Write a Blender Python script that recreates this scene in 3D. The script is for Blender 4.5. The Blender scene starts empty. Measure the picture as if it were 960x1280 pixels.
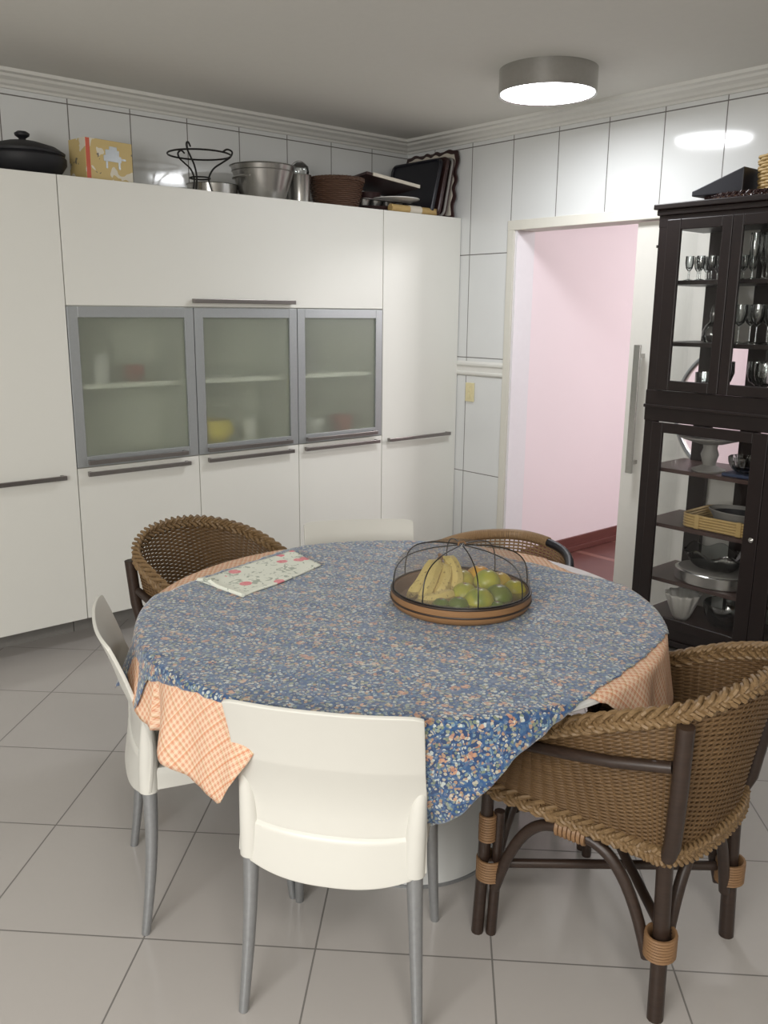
import bpy, bmesh, math, random
from math import sin, cos, pi, radians, sqrt, atan2, hypot
from mathutils import Vector, Matrix
random.seed(7)
S = bpy.context.scene
COL = S.collection

# ---------------------------------------------------------------- camera
yaw, pit, rol = 0.8564, -0.2260, 0.0091
F = Vector((cos(yaw) * cos(pit), sin(yaw) * cos(pit), sin(pit)))
Rv = F.cross(Vector((0, 0, 1))).normalized()
Uv = Rv.cross(F)
R2 = Rv * cos(rol) + Uv * sin(rol)
U2 = -Rv * sin(rol) + Uv * cos(rol)
cam = bpy.data.objects.new('camera', bpy.data.cameras.new('camera'))
COL.objects.link(cam)
M4 = Matrix.Identity(4)
for i in range(3):
    M4[i][0] = R2[i]; M4[i][1] = U2[i]; M4[i][2] = -F[i]
M4[0][3], M4[1][3], M4[2][3] = -3.9524, -4.3567, 1.55
cam.matrix_world = M4
cam.data.sensor_fit = 'VERTICAL'
cam.data.sensor_height = 36.0
cam.data.lens = 1085.44 / 1280 * 36.0
cam.data.clip_start = 0.05
S.camera = cam

# ---------------------------------------------------------------- light, exposure
S.view_settings.view_transform = 'Standard'
S.view_settings.look = 'None'
S.view_settings.gamma = 1
S.view_settings.use_curve_mapping = False
S.view_settings.exposure = 0.64
W = bpy.data.worlds.new('world'); S.world = W; W.use_nodes = True
W.node_tree.nodes['Background'].inputs[0].default_value = (0.85, 0.92, 1, 1)
W.node_tree.nodes['Background'].inputs[1].default_value = 0.35

def area(name, loc, target, sx, sy, power, col):
    l = bpy.data.lights.new(name, 'AREA'); l.shape = 'RECTANGLE'; l.size = sx; l.size_y = sy
    l.energy = power; l.color = col
    o = bpy.data.objects.new(name, l); COL.objects.link(o); o.location = loc
    o.rotation_euler = (Vector(target) - Vector(loc)).to_track_quat('-Z', 'Y').to_euler()
    return o

area('kitchen_window_daylight', (-5.35, -4.1, 1.65), (-2.2, -2.1, 1.0), 1.5, 1.1, 43, (1.0, 0.98, 0.94))
area('rear_ceiling_lamp_light', (-4.0, -5.0, 2.50), (-4.0, -5.0, 0), 0.6, 0.6, 22, (1.0, 0.95, 0.88))
area('ceiling_lamp_light', (-0.712, -1.692, 2.478), (-0.712, -1.692, 0), 0.38, 0.38, 8.5, (0.95, 0.97, 1.0)).data.shape = 'DISK'
area('hallway_fill_light', (2.2, -3.2, 2.5), (1.4, -1.6, 0.6), 1.0, 1.0, 62, (1.0, 0.97, 0.98))  # added fill with no visible fixture, brightens the pink hallway

# ---------------------------------------------------------------- mesh builder
class MB:
    def __init__(s): s.v = []; s.f = []; s.uv = {}
    def add(s, vs, fs):
        b = len(s.v); s.v += [tuple(v) for v in vs]; s.f += [tuple(i + b for i in f) for f in fs]; return b
    def box(s, x0, x1, y0, y1, z0, z1):
        s.add([(x, y, z) for x in (x0, x1) for y in (y0, y1) for z in (z0, z1)],
              [(0, 1, 3, 2), (4, 6, 7, 5), (0, 4, 5, 1), (2, 3, 7, 6), (0, 2, 6, 4), (1, 5, 7, 3)]); return s
    def tube(s, pts, r, n=8, closed=False, sq=1.0, up=None):
        P = [Vector(p) for p in pts]; m = len(P)
        rr = r if isinstance(r, (list, tuple)) else [r] * m
        tan = []
        for i in range(m):
            a = P[(i - 1) % m] if (closed or i > 0) else P[i]
            b = P[(i + 1) % m] if (closed or i < m - 1) else P[i]
            t = (b - a); tan.append(t.normalized() if t.length > 1e-9 else Vector((0, 0, 1)))
        ref = Vector(up) if up else (Vector((0, 0, 1)) if abs(tan[0].z) < .9 else Vector((1, 0, 0)))
        nrm = (ref - tan[0] * ref.dot(tan[0])).normalized()
        vs = []
        for i in range(m):
            if up: nrm = ref - tan[i] * ref.dot(tan[i])
            else: nrm = nrm - tan[i] * nrm.dot(tan[i])
            nrm.normalize(); bi = tan[i].cross(nrm)
            for k in range(n):
                a = 2 * pi * (k + .5) / n
                vs.append(P[i] + nrm * (cos(a) * rr[i]) + bi * (sin(a) * rr[i] * sq))
        fs = []
        for i in range(m if closed else m - 1):
            j = (i + 1) % m
            for k in range(n):
                k2 = (k + 1) % n
                fs.append((i * n + k, i * n + k2, j * n + k2, j * n + k))
        if not closed:
            fs.append(tuple(range(n - 1, -1, -1))); fs.append(tuple((m - 1) * n + k for k in range(n)))
        s.add(vs, fs); return s
    def lathe(s, prof, cx=0, cy=0, cz=0, n=40, rip=None, sx=1, sy=1):
        vs = []; fs = []
        for i, (r, z) in enumerate(prof):
            for k in range(n):
                a = 2 * pi * k / n
                q = 1 if rip is None else rip(a, i)
                vs.append((cx + r * q * cos(a) * sx, cy + r * q * sin(a) * sy, cz + z))
        for i in range(len(prof) - 1):
            for k in range(n):
                k2 = (k + 1) % n
                fs.append((i * n + k, i * n + k2, (i + 1) * n + k2, (i + 1) * n + k))
        if prof[0][0] > 1e-6: fs.append(tuple(range(n - 1, -1, -1)))
        if prof[-1][0] > 1e-6: fs.append(tuple((len(prof) - 1) * n + k for k in range(n)))
        s.add(vs, fs); return s
    def prism(s, pts, z0, z1):
        n = len(pts)
        s.add([(x, y, z0) for x, y in pts] + [(x, y, z1) for x, y in pts],
              [tuple(range(n - 1, -1, -1)), tuple(range(n, 2 * n))] + [(i, (i + 1) % n, n + (i + 1) % n, n + i) for i in range(n)]); return s
    def grid(s, fn, nu, nv, closed=False):
        vs = [fn(i / (nu if closed else nu - 1), j / (nv - 1)) for i in range(nu) for j in range(nv)]
        fs = []
        for i in range(nu if closed else nu - 1):
            i2 = (i + 1) % nu
            for j in range(nv - 1):
                fs.append((i * nv + j, i2 * nv + j, i2 * nv + j + 1, i * nv + j + 1))
        s.add(vs, fs); return s
    def build(s, name, mat, parent=None, smooth=True, bevel=0, solid=0, sub=0, off=-1, label=None, weld=False):
        me = bpy.data.meshes.new(name); me.from_pydata(s.v, [], s.f)
        bm = bmesh.new(); bm.from_mesh(me)
        if weld: bmesh.ops.remove_doubles(bm, verts=bm.verts, dist=1e-5)
        bmesh.ops.recalc_face_normals(bm, faces=bm.faces)
        for f in bm.faces: f.smooth = smooth
        for e in bm.edges:
            if len(e.link_faces) == 2 and e.calc_face_angle(0) > radians(38): e.smooth = False
        bm.to_mesh(me); bm.free()
        me.materials.append(mat)
        o = bpy.data.objects.new(name, me); COL.objects.link(o)
        if parent: o.parent = parent
        if solid:
            m = o.modifiers.new('s', 'SOLIDIFY'); m.thickness = solid; m.offset = off
        if bevel:
            m = o.modifiers.new('b', 'BEVEL'); m.width = bevel; m.segments = 2; m.limit_method = 'ANGLE'
        if sub:
            m = o.modifiers.new('u', 'SUBSURF'); m.levels = sub; m.render_levels = sub
        if label: o['label'] = label
        return o

def tag(o, label, cat, group=None):
    o['label'] = label; o['category'] = cat
    if group: o['group'] = group
    return o
def thing(name, label, cat, loc=(0, 0, 0), rz=0, group=None):
    o = bpy.data.objects.new(name, None); o.empty_display_size = .05
    COL.objects.link(o); o.location = loc; o.rotation_euler = (0, 0, rz)
    return tag(o, label, cat, group)
def struct(o): o['kind'] = 'structure'; return o
def dup(root, loc=None, rz=None, label=None, scale=None):
    def cp(o, par):
        c = o.copy(); COL.objects.link(c)
        if par: c.parent = par
        for ch in list(o.children): cp(ch, c)
        return c
    r = cp(root, None)
    if loc is not None: r.location = loc
    if rz is not None: r.rotation_euler = (0, 0, rz)
    if label: r['label'] = label
    if scale: r.scale = scale
    return r
def smoothpts(pts, per=6, closed=False):
    P = [Vector(p) for p in pts]; n = len(P); out = []
    rng = range(n) if closed else range(n - 1)
    for i in rng:
        p0 = P[(i - 1) % n] if (closed or i > 0) else P[0] * 2 - P[1]
        p1 = P[i]; p2 = P[(i + 1) % n]
        p3 = P[(i + 2) % n] if (closed or i < n - 2) else P[-1] * 2 - P[-2]
        for k in range(per):
            t = k / per
            out.append(.5 * ((2 * p1) + (p2 - p0) * t + (2 * p0 - 5 * p1 + 4 * p2 - p3) * t * t + (3 * p1 - p0 - 3 * p2 + p3) * t ** 3))
    if not closed: out.append(P[-1].copy())
    return out
def circ(r, z=0, n=32, cx=0, cy=0, a0=0, a1=2 * pi):
    return [(cx + r * cos(a0 + (a1 - a0) * k / n), cy + r * sin(a0 + (a1 - a0) * k / n), z) for k in range(n)]
def rrect(hx, hy, r, n=5, cx=0, cy=0):
    out = []
    for (sx, sy, a) in ((1, 1, 0), (-1, 1, pi / 2), (-1, -1, pi), (1, -1, 1.5 * pi)):
        for k in range(n + 1):
            t = a + pi / 2 * k / n
            out.append((cx + sx * (hx - r) + r * cos(t), cy + sy * (hy - r) + r * sin(t)))
    return out

# ---------------------------------------------------------------- materials
class NT:
    def __init__(s, name):
        s.m = bpy.data.materials.new(name); s.m.use_nodes = True
        s.t = s.m.node_tree; s.b = s.t.nodes['Principled BSDF']; s.out = s.t.nodes['Material Output']
    def n(s, kind, **kw):
        x = s.t.nodes.new('ShaderNode' + kind)
        for k, v in kw.items(): setattr(x, k, v)
        return x
    def l(s, a, b): s.t.links.new(a, b)
    def val(s, sock, v):
        if hasattr(v, 'is_output') or isinstance(v, bpy.types.NodeSocket): s.l(v, sock)
        else: sock.default_value = v
    def math(s, op, a, b=0, c=0):
        x = s.n('Math', operation=op); s.val(x.inputs[0], a); s.val(x.inputs[1], b); s.val(x.inputs[2], c); return x.outputs[0]
    def mix(s, f, a, b):
        x = s.n('Mix', data_type='RGBA'); s.val(x.inputs[0], f)
        s.val(x.inputs[6], (*a, 1) if isinstance(a, tuple) and len(a) == 3 else a)
        s.val(x.inputs[7], (*b, 1) if isinstance(b, tuple) and len(b) == 3 else b); return x.outputs[2]
    def obj(s):
        tc = s.n('TexCoord'); sp = s.n('SeparateXYZ'); s.l(tc.outputs['Object'], sp.inputs[0]); return tc, sp
    def line(s, c, per, off, w):
        x = s.math('DIVIDE', s.math('SUBTRACT', c, off), per)
        x = s.math('ABSOLUTE', s.math('SUBTRACT', s.math('FRACT', s.math('ADD', x, .5)), .5))
        return s.math('LESS_THAN', s.math('MULTIPLY', x, per), w / 2)
    def noise(s, vec, scale, det=2, dist=0):
        x = s.n('TexNoise'); x.inputs['Scale'].default_value = scale; x.inputs['Detail'].default_value = det
        x.inputs['Distortion'].default_value = dist
        if vec is not None: s.l(vec, x.inputs['Vector'])
        return x.outputs[0]
    def ramp(s, f, stops, mode='LINEAR'):
        x = s.n('ValToRGB'); x.color_ramp.interpolation = mode; e = x.color_ramp.elements
        while len(e) < len(stops): e.new(.5)
        for el, (p, c) in zip(e, stops): el.position = p; el.color = (*c, 1)
        s.l(f, x.inputs[0]); return x.outputs[0]
    def bump(s, h, strength=.3, dist=.002):
        x = s.n('Bump'); x.inputs['Strength'].default_value = strength; x.inputs['Distance'].default_value = dist
        s.l(h, x.inputs['Height']); s.l(x.outputs[0], s.b.inputs['Normal'])
    def set(s, **kw):
        for k, v in kw.items(): s.val(s.b.inputs[k.replace('_', ' ')], v)
        return s

def plain(name, col, rough=.5, metal=0, var=.06, scale=30, spec=.5, **kw):
    t = NT(name); tc = t.n('TexCoord'); f = t.noise(tc.outputs['Object'], scale, 3)
    c = t.mix(f, tuple(x * (1 - var) for x in col), tuple(min(1, x * (1 + var)) for x in col))
    t.set(Base_Color=c, Roughness=rough, Metallic=metal); t.b.inputs['Specular IOR Level'].default_value = spec
    for k, v in kw.items(): t.b.inputs[k.replace('_', ' ')].default_value = v
    return t.m

def wood(name, c1, c2, scale=18, axis=(1, 1, 8), rough=.35):
    t = NT(name); tc = t.n('TexCoord'); mp = t.n('Mapping'); mp.inputs['Scale'].default_value = axis
    t.l(tc.outputs['Object'], mp.inputs[0]); f = t.noise(mp.outputs[0], scale, 4, .6)
    t.set(Base_Color=t.mix(f, c1, c2), Roughness=rough); t.bump(f, .15, .001); return t.m

def wall_tile(name, coord, vper, voff):
    t = NT(name); tc, sp = t.obj(); u = sp.outputs[coord]; z = sp.outputs[2]
    v = t.line(u, vper, voff, .0052)
    hi = t.math('GREATER_THAN', z, 1.218)
    h = t.math('ADD', t.math('MULTIPLY', t.line(z, .608, 1.892, .0055), hi),
               t.math('MULTIPLY', t.line(z, .602, .572, .005), t.math('SUBTRACT', 1, hi)))
    m = t.math('MINIMUM', t.math('ADD', v, h), 1)
    f = t.noise(tc.outputs['Object'], 3, 2)
    base = t.mix(f, (.71, .72, .715), (.745, .755, .75))
    t.set(Base_Color=t.mix(m, base, (.16, .15, .14)), Roughness=t.math('ADD', t.math('MULTIPLY', m, .5), .10))
    t.b.inputs['Coat Weight'].default_value = .2; t.b.inputs['Coat Roughness'].default_value = .04
    t.bump(t.math('SUBTRACT', 1, m), .4, .001)
    return t.m

def floor_mat():
    t = NT('polished_porcelain_floor'); tc, sp = t.obj(); x, y = sp.outputs[0], sp.outputs[1]
    a = t.math('MULTIPLY', t.math('SUBTRACT', x, y), .70711); b = t.math('MULTIPLY', t.math('ADD', x, y), .70711)
    m = t.math('MINIMUM', t.math('ADD', t.line(a, .4385, -.0075, .0045), t.line(b, .463, -4.024, .0045)), 1)
    f = t.noise(tc.outputs['Object'], 1.2, 4); g = t.noise(tc.outputs['Object'], 60, 2)
    base = t.mix(f, (.43, .405, .385), (.49, .465, .445))
    base = t.mix(t.math('MULTIPLY', g, .12), base, (.40, .38, .36))
    t.set(Base_Color=t.mix(m, base, (.19, .18, .17)), Roughness=t.math('ADD', t.math('MULTIPLY', m, .4), .17))
    t.bump(t.math('SUBTRACT', 1, m), .3, .001); return t.m

def blue_cloth():
    t = NT('blue_floral_cotton'); uv = t.n('UVMap'); vec = uv.outputs[0]
    wn = t.n('TexNoise'); wn.inputs['Scale'].default_value = 60; t.l(vec, wn.inputs['Vector'])
    vm = t.n('VectorMath', operation='MULTIPLY_ADD'); t.l(wn.outputs['Color'], vm.inputs[0]); vm.inputs[1].default_value = (.006,) * 3; t.l(vec, vm.inputs[2])
    v1 = t.n('TexVoronoi'); v1.inputs['Scale'].default_value = 120; t.l(vm.outputs[0], v1.inputs['Vector'])
    sc = t.n('SeparateColor'); t.l(v1.outputs['Color'], sc.inputs[0])
    vb = t.n('TexVoronoi'); vb.inputs['Scale'].default_value = 30; t.l(vm.outputs[0], vb.inputs['Vector'])
    sb = t.n('SeparateColor'); t.l(vb.outputs['Color'], sb.inputs[0])
    small = t.ramp(sc.outputs[0], [(0, (.46, .50, .48)), (.20, (.36, .23, .15)), (.36, (.17, .21, .15)), (.50, (.16, .25, .31)), (.64, (.42, .39, .31)), (.80, (.24, .27, .21))], 'CONSTANT')
    big = t.ramp(sc.outputs[1], [(0, (.50, .27, .17)), (.35, (.38, .17, .11)), (.6, (.52, .45, .35)), (.8, (.32, .24, .15))], 'CONSTANT')
    inb = t.math('MULTIPLY', t.math('LESS_THAN', vb.outputs['Distance'], .33), t.math('GREATER_THAN', sb.outputs[0], .45))
    col = t.mix(t.math('MULTIPLY', inb, .9), small, big)
    d = t.math('LESS_THAN', v1.outputs['Distance'], t.math('ADD', .54, t.math('MULTIPLY', inb, .10)))
    base = t.mix(d, (.014, .045, .13), col)
    ve = t.n('TexVoronoi', feature='DISTANCE_TO_EDGE'); ve.inputs['Scale'].default_value = 44; t.l(vm.outputs[0], ve.inputs['Vector'])
    vein = t.math('MULTIPLY', t.math('LESS_THAN', ve.outputs['Distance'], .075), t.math('SUBTRACT', 1, inb))
    base = t.mix(t.math('MULTIPLY', vein, .8), base, (.022, .085, .22))
    t.set(Base_Color=base, Roughness=.7); t.b.inputs['Specular IOR Level'].default_value = .45
    t.b.inputs['Sheen Weight'].default_value = .45
    t.bump(t.noise(vec, 500, 2), .2, .0008); return t.m

def plaid_cloth():
    t = NT('peach_plaid_cotton'); uv = t.n('UVMap'); sp = t.n('SeparateXYZ'); mp = t.n('Mapping')
    mp.inputs['Rotation'].default_value = (0, 0, radians(38)); t.l(uv.outputs[0], mp.inputs[0]); t.l(mp.outputs[0], sp.inputs[0])
    
    base = t.mix(t.noise(uv.outputs[0], 25, 2), (.66, .41, .27), (.73, .49, .34))
    for (k, per, off, w, col, a) in ((0, .0135, .0, .0018, (.55, .15, .08), .6), (1, .0135, .0, .0018, (.55, .15, .08), .6),
                                     (0, .0135, .0065, .003, (.80, .66, .50), .5), (1, .0135, .0065, .003, (.80, .66, .50), .5),
                                     (0, .041, .010, .0022, (.40, .30, .12), .5), (1, .041, .010, .0022, (.62, .22, .08), .6)):
        base = t.mix(t.math('MULTIPLY', t.line(sp.outputs[k], per, off, w), a), base, col)
    t.set(Base_Color=base, Roughness=.85); t.bump(t.noise(uv.outputs[0], 600, 1), .2, .0006); return t.m

def towel_mat():
    t = NT('rose_print_towel'); tc = t.n('TexCoord'); vec = tc.outputs['Object']
    v = t.n('TexVoronoi'); v.inputs['Scale'].default_value = 19; t.l(vec, v.inputs['Vector'])
    s = t.n('SeparateColor'); t.l(v.outputs['Color'], s.inputs[0])
    n = t.noise(vec, 60, 3, 1.5)
    lf = t.math('MULTIPLY', t.math('GREATER_THAN', t.noise(vec, 38, 2, 1.2), .60), .7)
    base = t.mix(lf, (.80, .82, .72), (.28, .32, .26))
    rose = t.mix(n, (.72, .10, .16), (.88, .52, .50))
    on = t.math('MULTIPLY', t.math('LESS_THAN', t.math('ADD', v.outputs['Distance'], t.math('MULTIPLY', n, .15)), .44), t.math('GREATER_THAN', s.outputs[0], .42))
    t.set(Base_Color=t.mix(on, base, rose), Roughness=.9); return t.m

def glass_pane(name, tint=(.9, .93, .92), gl=.12, rough=.02):
    t = NT(name); t.t.nodes.remove(t.b)
    tr = t.n('BsdfTransparent'); tr.inputs[0].default_value = (*tint, 1)
    g = t.n('BsdfGlossy'); g.inputs['Roughness'].default_value = rough
    fr = t.n('Fresnel'); fr.inputs[0].default_value = 1.45
    f = t.math('MINIMUM', t.math('ADD', t.math('MULTIPLY', fr.outputs[0], 1.0), gl - .04), 1)
    mx = t.n('MixShader'); t.l(f, mx.inputs[0]); t.l(tr.outputs[0], mx.inputs[1]); t.l(g.outputs[0], mx.inputs[2]); t.l(mx.outputs[0], t.out.inputs[0])
    return t.m
def frosted():
    t = NT('frosted_glass'); t.t.nodes.remove(t.b)
    r = t.n('BsdfRefraction'); r.inputs['Color'].default_value = (.90, .93, .87, 1); r.inputs['Roughness'].default_value = .46; r.inputs['IOR'].default_value = 1.16
    g = t.n('BsdfGlossy'); g.inputs['Roughness'].default_value = .35; g.inputs[0].default_value = (.75, .80, .76, 1)
    tl = t.n('BsdfDiffuse'); tl.inputs[0].default_value = (.46, .50, .43, 1)
    m1 = t.n('MixShader'); m1.inputs[0].default_value = .26; t.l(r.outputs[0], m1.inputs[1]); t.l(tl.outputs[0], m1.inputs[2])
    m2 = t.n('MixShader'); m2.inputs[0].default_value = .10; t.l(m1.outputs[0], m2.inputs[1]); t.l(g.outputs[0], m2.inputs[2])
    tr = t.n('BsdfTransparent'); m3 = t.n('MixShader'); m3.inputs[0].default_value = .05; t.l(m2.outputs[0], m3.inputs[1]); t.l(tr.outputs[0], m3.inputs[2]); t.l(m3.outputs[0], t.out.inputs[0])
    return t.m
def mesh_net():
    t = NT('brown_mesh_net'); tc = t.n('TexCoord')
    tr = t.n('BsdfTransparent'); d = t.n('BsdfDiffuse'); d.inputs[0].default_value = (.26, .22, .19, 1); t.t.nodes.remove(t.b)
    f = t.math('ADD', t.math('MULTIPLY', t.noise(tc.outputs['Object'], 40, 2), .1), .22)
    mx = t.n('MixShader'); t.l(f, mx.inputs[0]); t.l(tr.outputs[0], mx.inputs[1]); t.l(d.outputs[0], mx.inputs[2]); t.l(mx.outputs[0], t.out.inputs[0])
    return t.m
def emit(name, col, st):
    t = NT(name); t.b.inputs['Base Color'].default_value = (1, 1, 1, 1); t.b.inputs['Emission Color'].default_value = (*col, 1); t.b.inputs['Emission Strength'].default_value = st; return t.m
def wicker_mat(name, c1, c2, c3):
    t = NT(name); tc = t.n('TexCoord'); v = tc.outputs['Object']
    mp = t.n('Mapping'); mp.inputs['Scale'].default_value = (1, 1, 9); t.l(v, mp.inputs[0])
    a = t.noise(mp.outputs[0], 22, 3, .3); b = t.noise(v, 9, 2)
    base = t.mix(a, c1, c2); base = t.mix(t.math('MULTIPLY', b, .5), base, c3)
    t.set(Base_Color=base, Roughness=.5); t.b.inputs['Specular IOR Level'].default_value = .4; return t.m
def hall_floor():
    t = NT('dark_red_hall_floor'); tc, sp = t.obj()
    m = t.line(sp.outputs[0], .42, .30, .05)
    f = t.noise(tc.outputs['Object'], 8, 3)
    b = t.mix(f, (.10, .035, .03), (.15, .055, .045))
    t.set(Base_Color=t.mix(t.math('MULTIPLY', m, .6), b, (.30, .15, .12)), Roughness=.35); return t.m
def print_mat():
    t = NT('yellow_printed_carton'); tc = t.n('TexCoord'); v = tc.outputs['Object']
    a = t.noise(v, 14, 1, .6); b = t.noise(v, 30, 2)
    base = t.mix(t.math('GREATER_THAN', a, .62), (.62, .47, .20), (.75, .70, .58))
    base = t.mix(t.math('MULTIPLY', t.math('GREATER_THAN', b, .68), .8), base, (.10, .10, .10))
    t.set(Base_Color=base, Roughness=.5); return t.m

M = dict(
    tileL=wall_tile('glazed_wall_tile_left', 0, .3150, -.298), tileR=wall_tile('glazed_wall_tile_back', 1, .3178, -.5655),
    floor=floor_mat(), blue=blue_cloth(), plaid=plaid_cloth(), towel=towel_mat(),
    ceil=plain('painted_ceiling', (.70, .685, .64), .9, var=.02), crown=plain('plaster_cornice', (.74, .73, .69), .7, var=.02),
    plaster=plain('white_plaster', (.72, .71, .68), .8, var=.02),
    trim=plain('cream_door_trim', (.70, .68, .61), .5, var=.02), doorm=plain('white_door_panel', (.72, .70, .65), .35, var=.02),
    pink=plain('pink_hall_paint', (.87, .755, .79), .8, var=.015, scale=2), reveal=plain('white_reveal_paint', (.80, .77, .80), .7, var=.02),
    lam=plain('white_laminate', (.77, .765, .715), .45, var=.012, scale=4), lamin=plain('cabinet_interior', (.84, .84, .76), .6, var=.02),
    alu=plain('brushed_aluminium', (.43, .45, .46), .38, .55, var=.05, scale=90), steel=plain('dark_steel_handle', (.26, .24, .23), .32, .8, var=.08, scale=120),
    chrome=plain('brushed_steel', (.46, .45, .43), .25, .9, var=.08, scale=60), frost=frosted(),
    plastic=plain('ivory_plastic', (.66, .65, .60), .38, var=.01), legm=plain('grey_metal_leg', (.34, .35, .36), .38, .6, var=.12, scale=80),
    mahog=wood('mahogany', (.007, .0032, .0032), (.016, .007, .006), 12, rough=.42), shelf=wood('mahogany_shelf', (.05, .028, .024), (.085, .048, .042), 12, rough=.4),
    glass=glass_pane('clear_pane', (.975, .98, .975), .03), ware=glass_pane('clear_glassware', (.90, .92, .92), .14, .05),
    wick=wicker_mat('wicker_strand', (.085, .045, .019), (.23, .14, .062), (.06, .030, .013)),
    rim=wicker_mat('wicker_braid', (.14, .082, .036), (.34, .225, .11), (.09, .050, .022)),
    pole=wood('dark_bamboo_pole', (.018, .011, .008), (.050, .029, .020), 20, rough=.4), bind=wicker_mat('rattan_binding', (.20, .11, .055), (.33, .19, .09), (.16, .09, .045)),
    tabw=plain('white_lacquer', (.60, .61, .60), .2, var=.01), black=plain('black_iron', (.012, .011, .011), .4, .3, var=.1),
    clay=plain('black_clay', (.010, .010, .013), .6, var=.2), blackc=plain('black_vinyl', (.012, .012, .018), .4, var=.1),
    bamboo=wicker_mat('pale_bamboo', (.24, .125, .055), (.36, .20, .09), (.19, .10, .045)), net=mesh_net(), lampm=emit('lamp_diffuser', (.95, .97, 1), 9.0),
    swt=plain('cream_switch_plastic', (.74, .66, .40), .4, var=.02), dkwood=wood('dark_tray_wood', (.025, .012, .012), (.06, .028, .026), 14),
    brbask=wicker_mat('brown_basket', (.07, .035, .022), (.15, .08, .05), (.05, .025, .016)), carton=print_mat(), red=plain('red_print', (.62, .12, .07), .5),
    cream=plain('cream_edge', (.66, .61, .52), .5), stone=plain('grey_soapstone', (.26, .25, .235), .6, var=.15, scale=25), yellow=plain('yellow_enamel', (.80, .62, .04), .35),
    straw=wicker_mat('yellow_straw', (.42, .28, .10), (.66, .48, .22), (.30, .19, .07)), dark=plain('dark_shadow_line', (.03, .03, .03), .8),
    basew=wood('red_baseboard', (.10, .032, .028), (.17, .06, .05), 9), hfloor=hall_floor(), white=plain('white_ceramic', (.74, .73, .70), .3, var=.02),
    navy=plain('blue_napkin', (.045, .06, .12), .7), redc=plain('red_ceramic', (.34, .10, .08), .4), tan=wicker_mat('tan_cane_wrap', (.30, .19, .10), (.44, .30, .17), (.24, .15, .08)),
)

# ================================================================ structure
ZC = 2.59
X0, Y0 = -5.6, -6.2
def sbox(name, mat, *b, bevel=0, parent=None):
    o = MB().box(*b).build(name, mat, parent, smooth=False, bevel=bevel)
    if parent is None: struct(o)
    return o
sbox('floor', M['floor'], X0, .03, Y0, .06, -.06, 0)
sbox('ceiling', M['ceil'], X0, .15, Y0, .06, ZC, ZC + .06)
sbox('wall_left', M['tileL'], X0, .15, 0, .12, 0, ZC)
DY0, DY1, DZ = -.92, -2.98, 2.02
mb = MB().box(0, .15, -.92, 0, 0, ZC).box(0, .15, DY1, DY0, DZ, ZC).box(0, .15, Y0, DY1, 0, ZC)
struct(mb.build('wall_back', M['tileR'], smooth=False))
# the two walls behind the camera, one with the window that lets daylight in
mb = MB().box(X0 - .1, X0, Y0, -4.95, 0, ZC).box(X0 - .1, X0, -3.25, 0, 0, ZC).box(X0 - .1, X0, -4.95, -3.25, 0, 1.0).box(X0 - .1, X0, -4.95, -3.25, 2.25, ZC)
struct(mb.build('wall_front', M['plaster'], smooth=False))
sbox('wall_right', M['plaster'], X0, 0, Y0 - .1, Y0, 0, ZC)
# cornice
def cornice(name, pts_fn, length0, length1):
    prof = [(0, ZC - .066), (.012, ZC - .066), (.018, ZC - .056), (.034, ZC - .050), (.046, ZC - .038), (.072, ZC - .028), (.080, ZC - .018), (.104, ZC - .014), (.110, ZC), (0, ZC)]
    n = len(prof); vs = []
    for t in (length0, length1):
        for d, z in prof: vs.append(pts_fn(t, d, z))
    mb = MB(); mb.add(vs, [(i, (i + 1) % n, n + (i + 1) % n, n + i) for i in range(n)] + [tuple(range(n)), tuple(range(2 * n - 1, n - 1, -1))])
    return struct(mb.build(name, M['crown'], smooth=False))
cornice('trim_1', lambda t, d, z: (t - (d if t > -1 else 0), -d, z), X0, 0)
cornice('trim_2', lambda t, d, z: (-d, t - (d if t > -1 else 0), z), Y0, 0)
# moulded tile band at chair height beside the doorway
def band(name, f, a, b):
    prof = [(0, 1.173), (.004, 1.176), (.010, 1.184), (.010, 1.195), (.005, 1.200), (.005, 1.228), (.013, 1.238), (.013, 1.250), (.004, 1.256), (0, 1.262)]
    n = len(prof); mb = MB(); mb.add([f(t, d, z) for t in (a, b) for d, z in prof], [(i, (i + 1) % n, n + (i + 1) % n, n + i) for i in range(n)] + [tuple(range(n)), tuple(range(2 * n - 1, n - 1, -1))])
    return struct(mb.build(name, M['crown'], smooth=False))
band('trim_3', lambda t, d, z: (-d, t, z), -.872, -.47)
# door frame (left post, header, header underside), sliding door, hallway
mb = MB().box(-.012, .16, -.921, -.872, 0, 2.012).box(-.0125, .161, DY1, -.871, 2.0121, 2.066)
o = struct(mb.build('trim_4', M['trim'], smooth=False, bevel=.003))
struct(MB().box(.0, .155, -.936, -.921, 0, 2.012).build('trim_5', M['reveal'], smooth=False))
sd = bpy.data.objects.new('door_1', None); COL.objects.link(sd); struct(sd)
cy, cz, cr = -2.325, 1.095, .325
# panel with a round opening
mb = MB(); n = 64
def ringpts(x):
    a = []; b = []
    for k in range(n):
        t = 2 * pi * (k + .5) / n; c_, s_ = cos(t), sin(t); ry = (cy + 1.70) if c_ < 0 else 0
        ky = abs((-1.705 if c_ > 0 else -2.97) - cy) / max(abs(c_), 1e-6); kz = (2.005 - cz if s_ > 0 else cz - .01) / max(abs(s_), 1e-6); q = min(ky, kz)
        a.append((x, cy + cr * c_, cz + cr * s_)); b.append([x, cy + q * c_, cz + q * s_])
    for (yy, zz) in ((-1.705, 2.005), (-1.705, .01), (-2.97, 2.005), (-2.97, .01)):
        i = min(range(n), key=lambda i: (b[i][1] - yy) ** 2 + (b[i][2] - zz) ** 2); b[i][1], b[i][2] = yy, zz
    return a, [tuple(v) for v in b]
A1, B1 = ringpts(.035); A2, B2 = ringpts(.075)
fs = []
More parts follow.
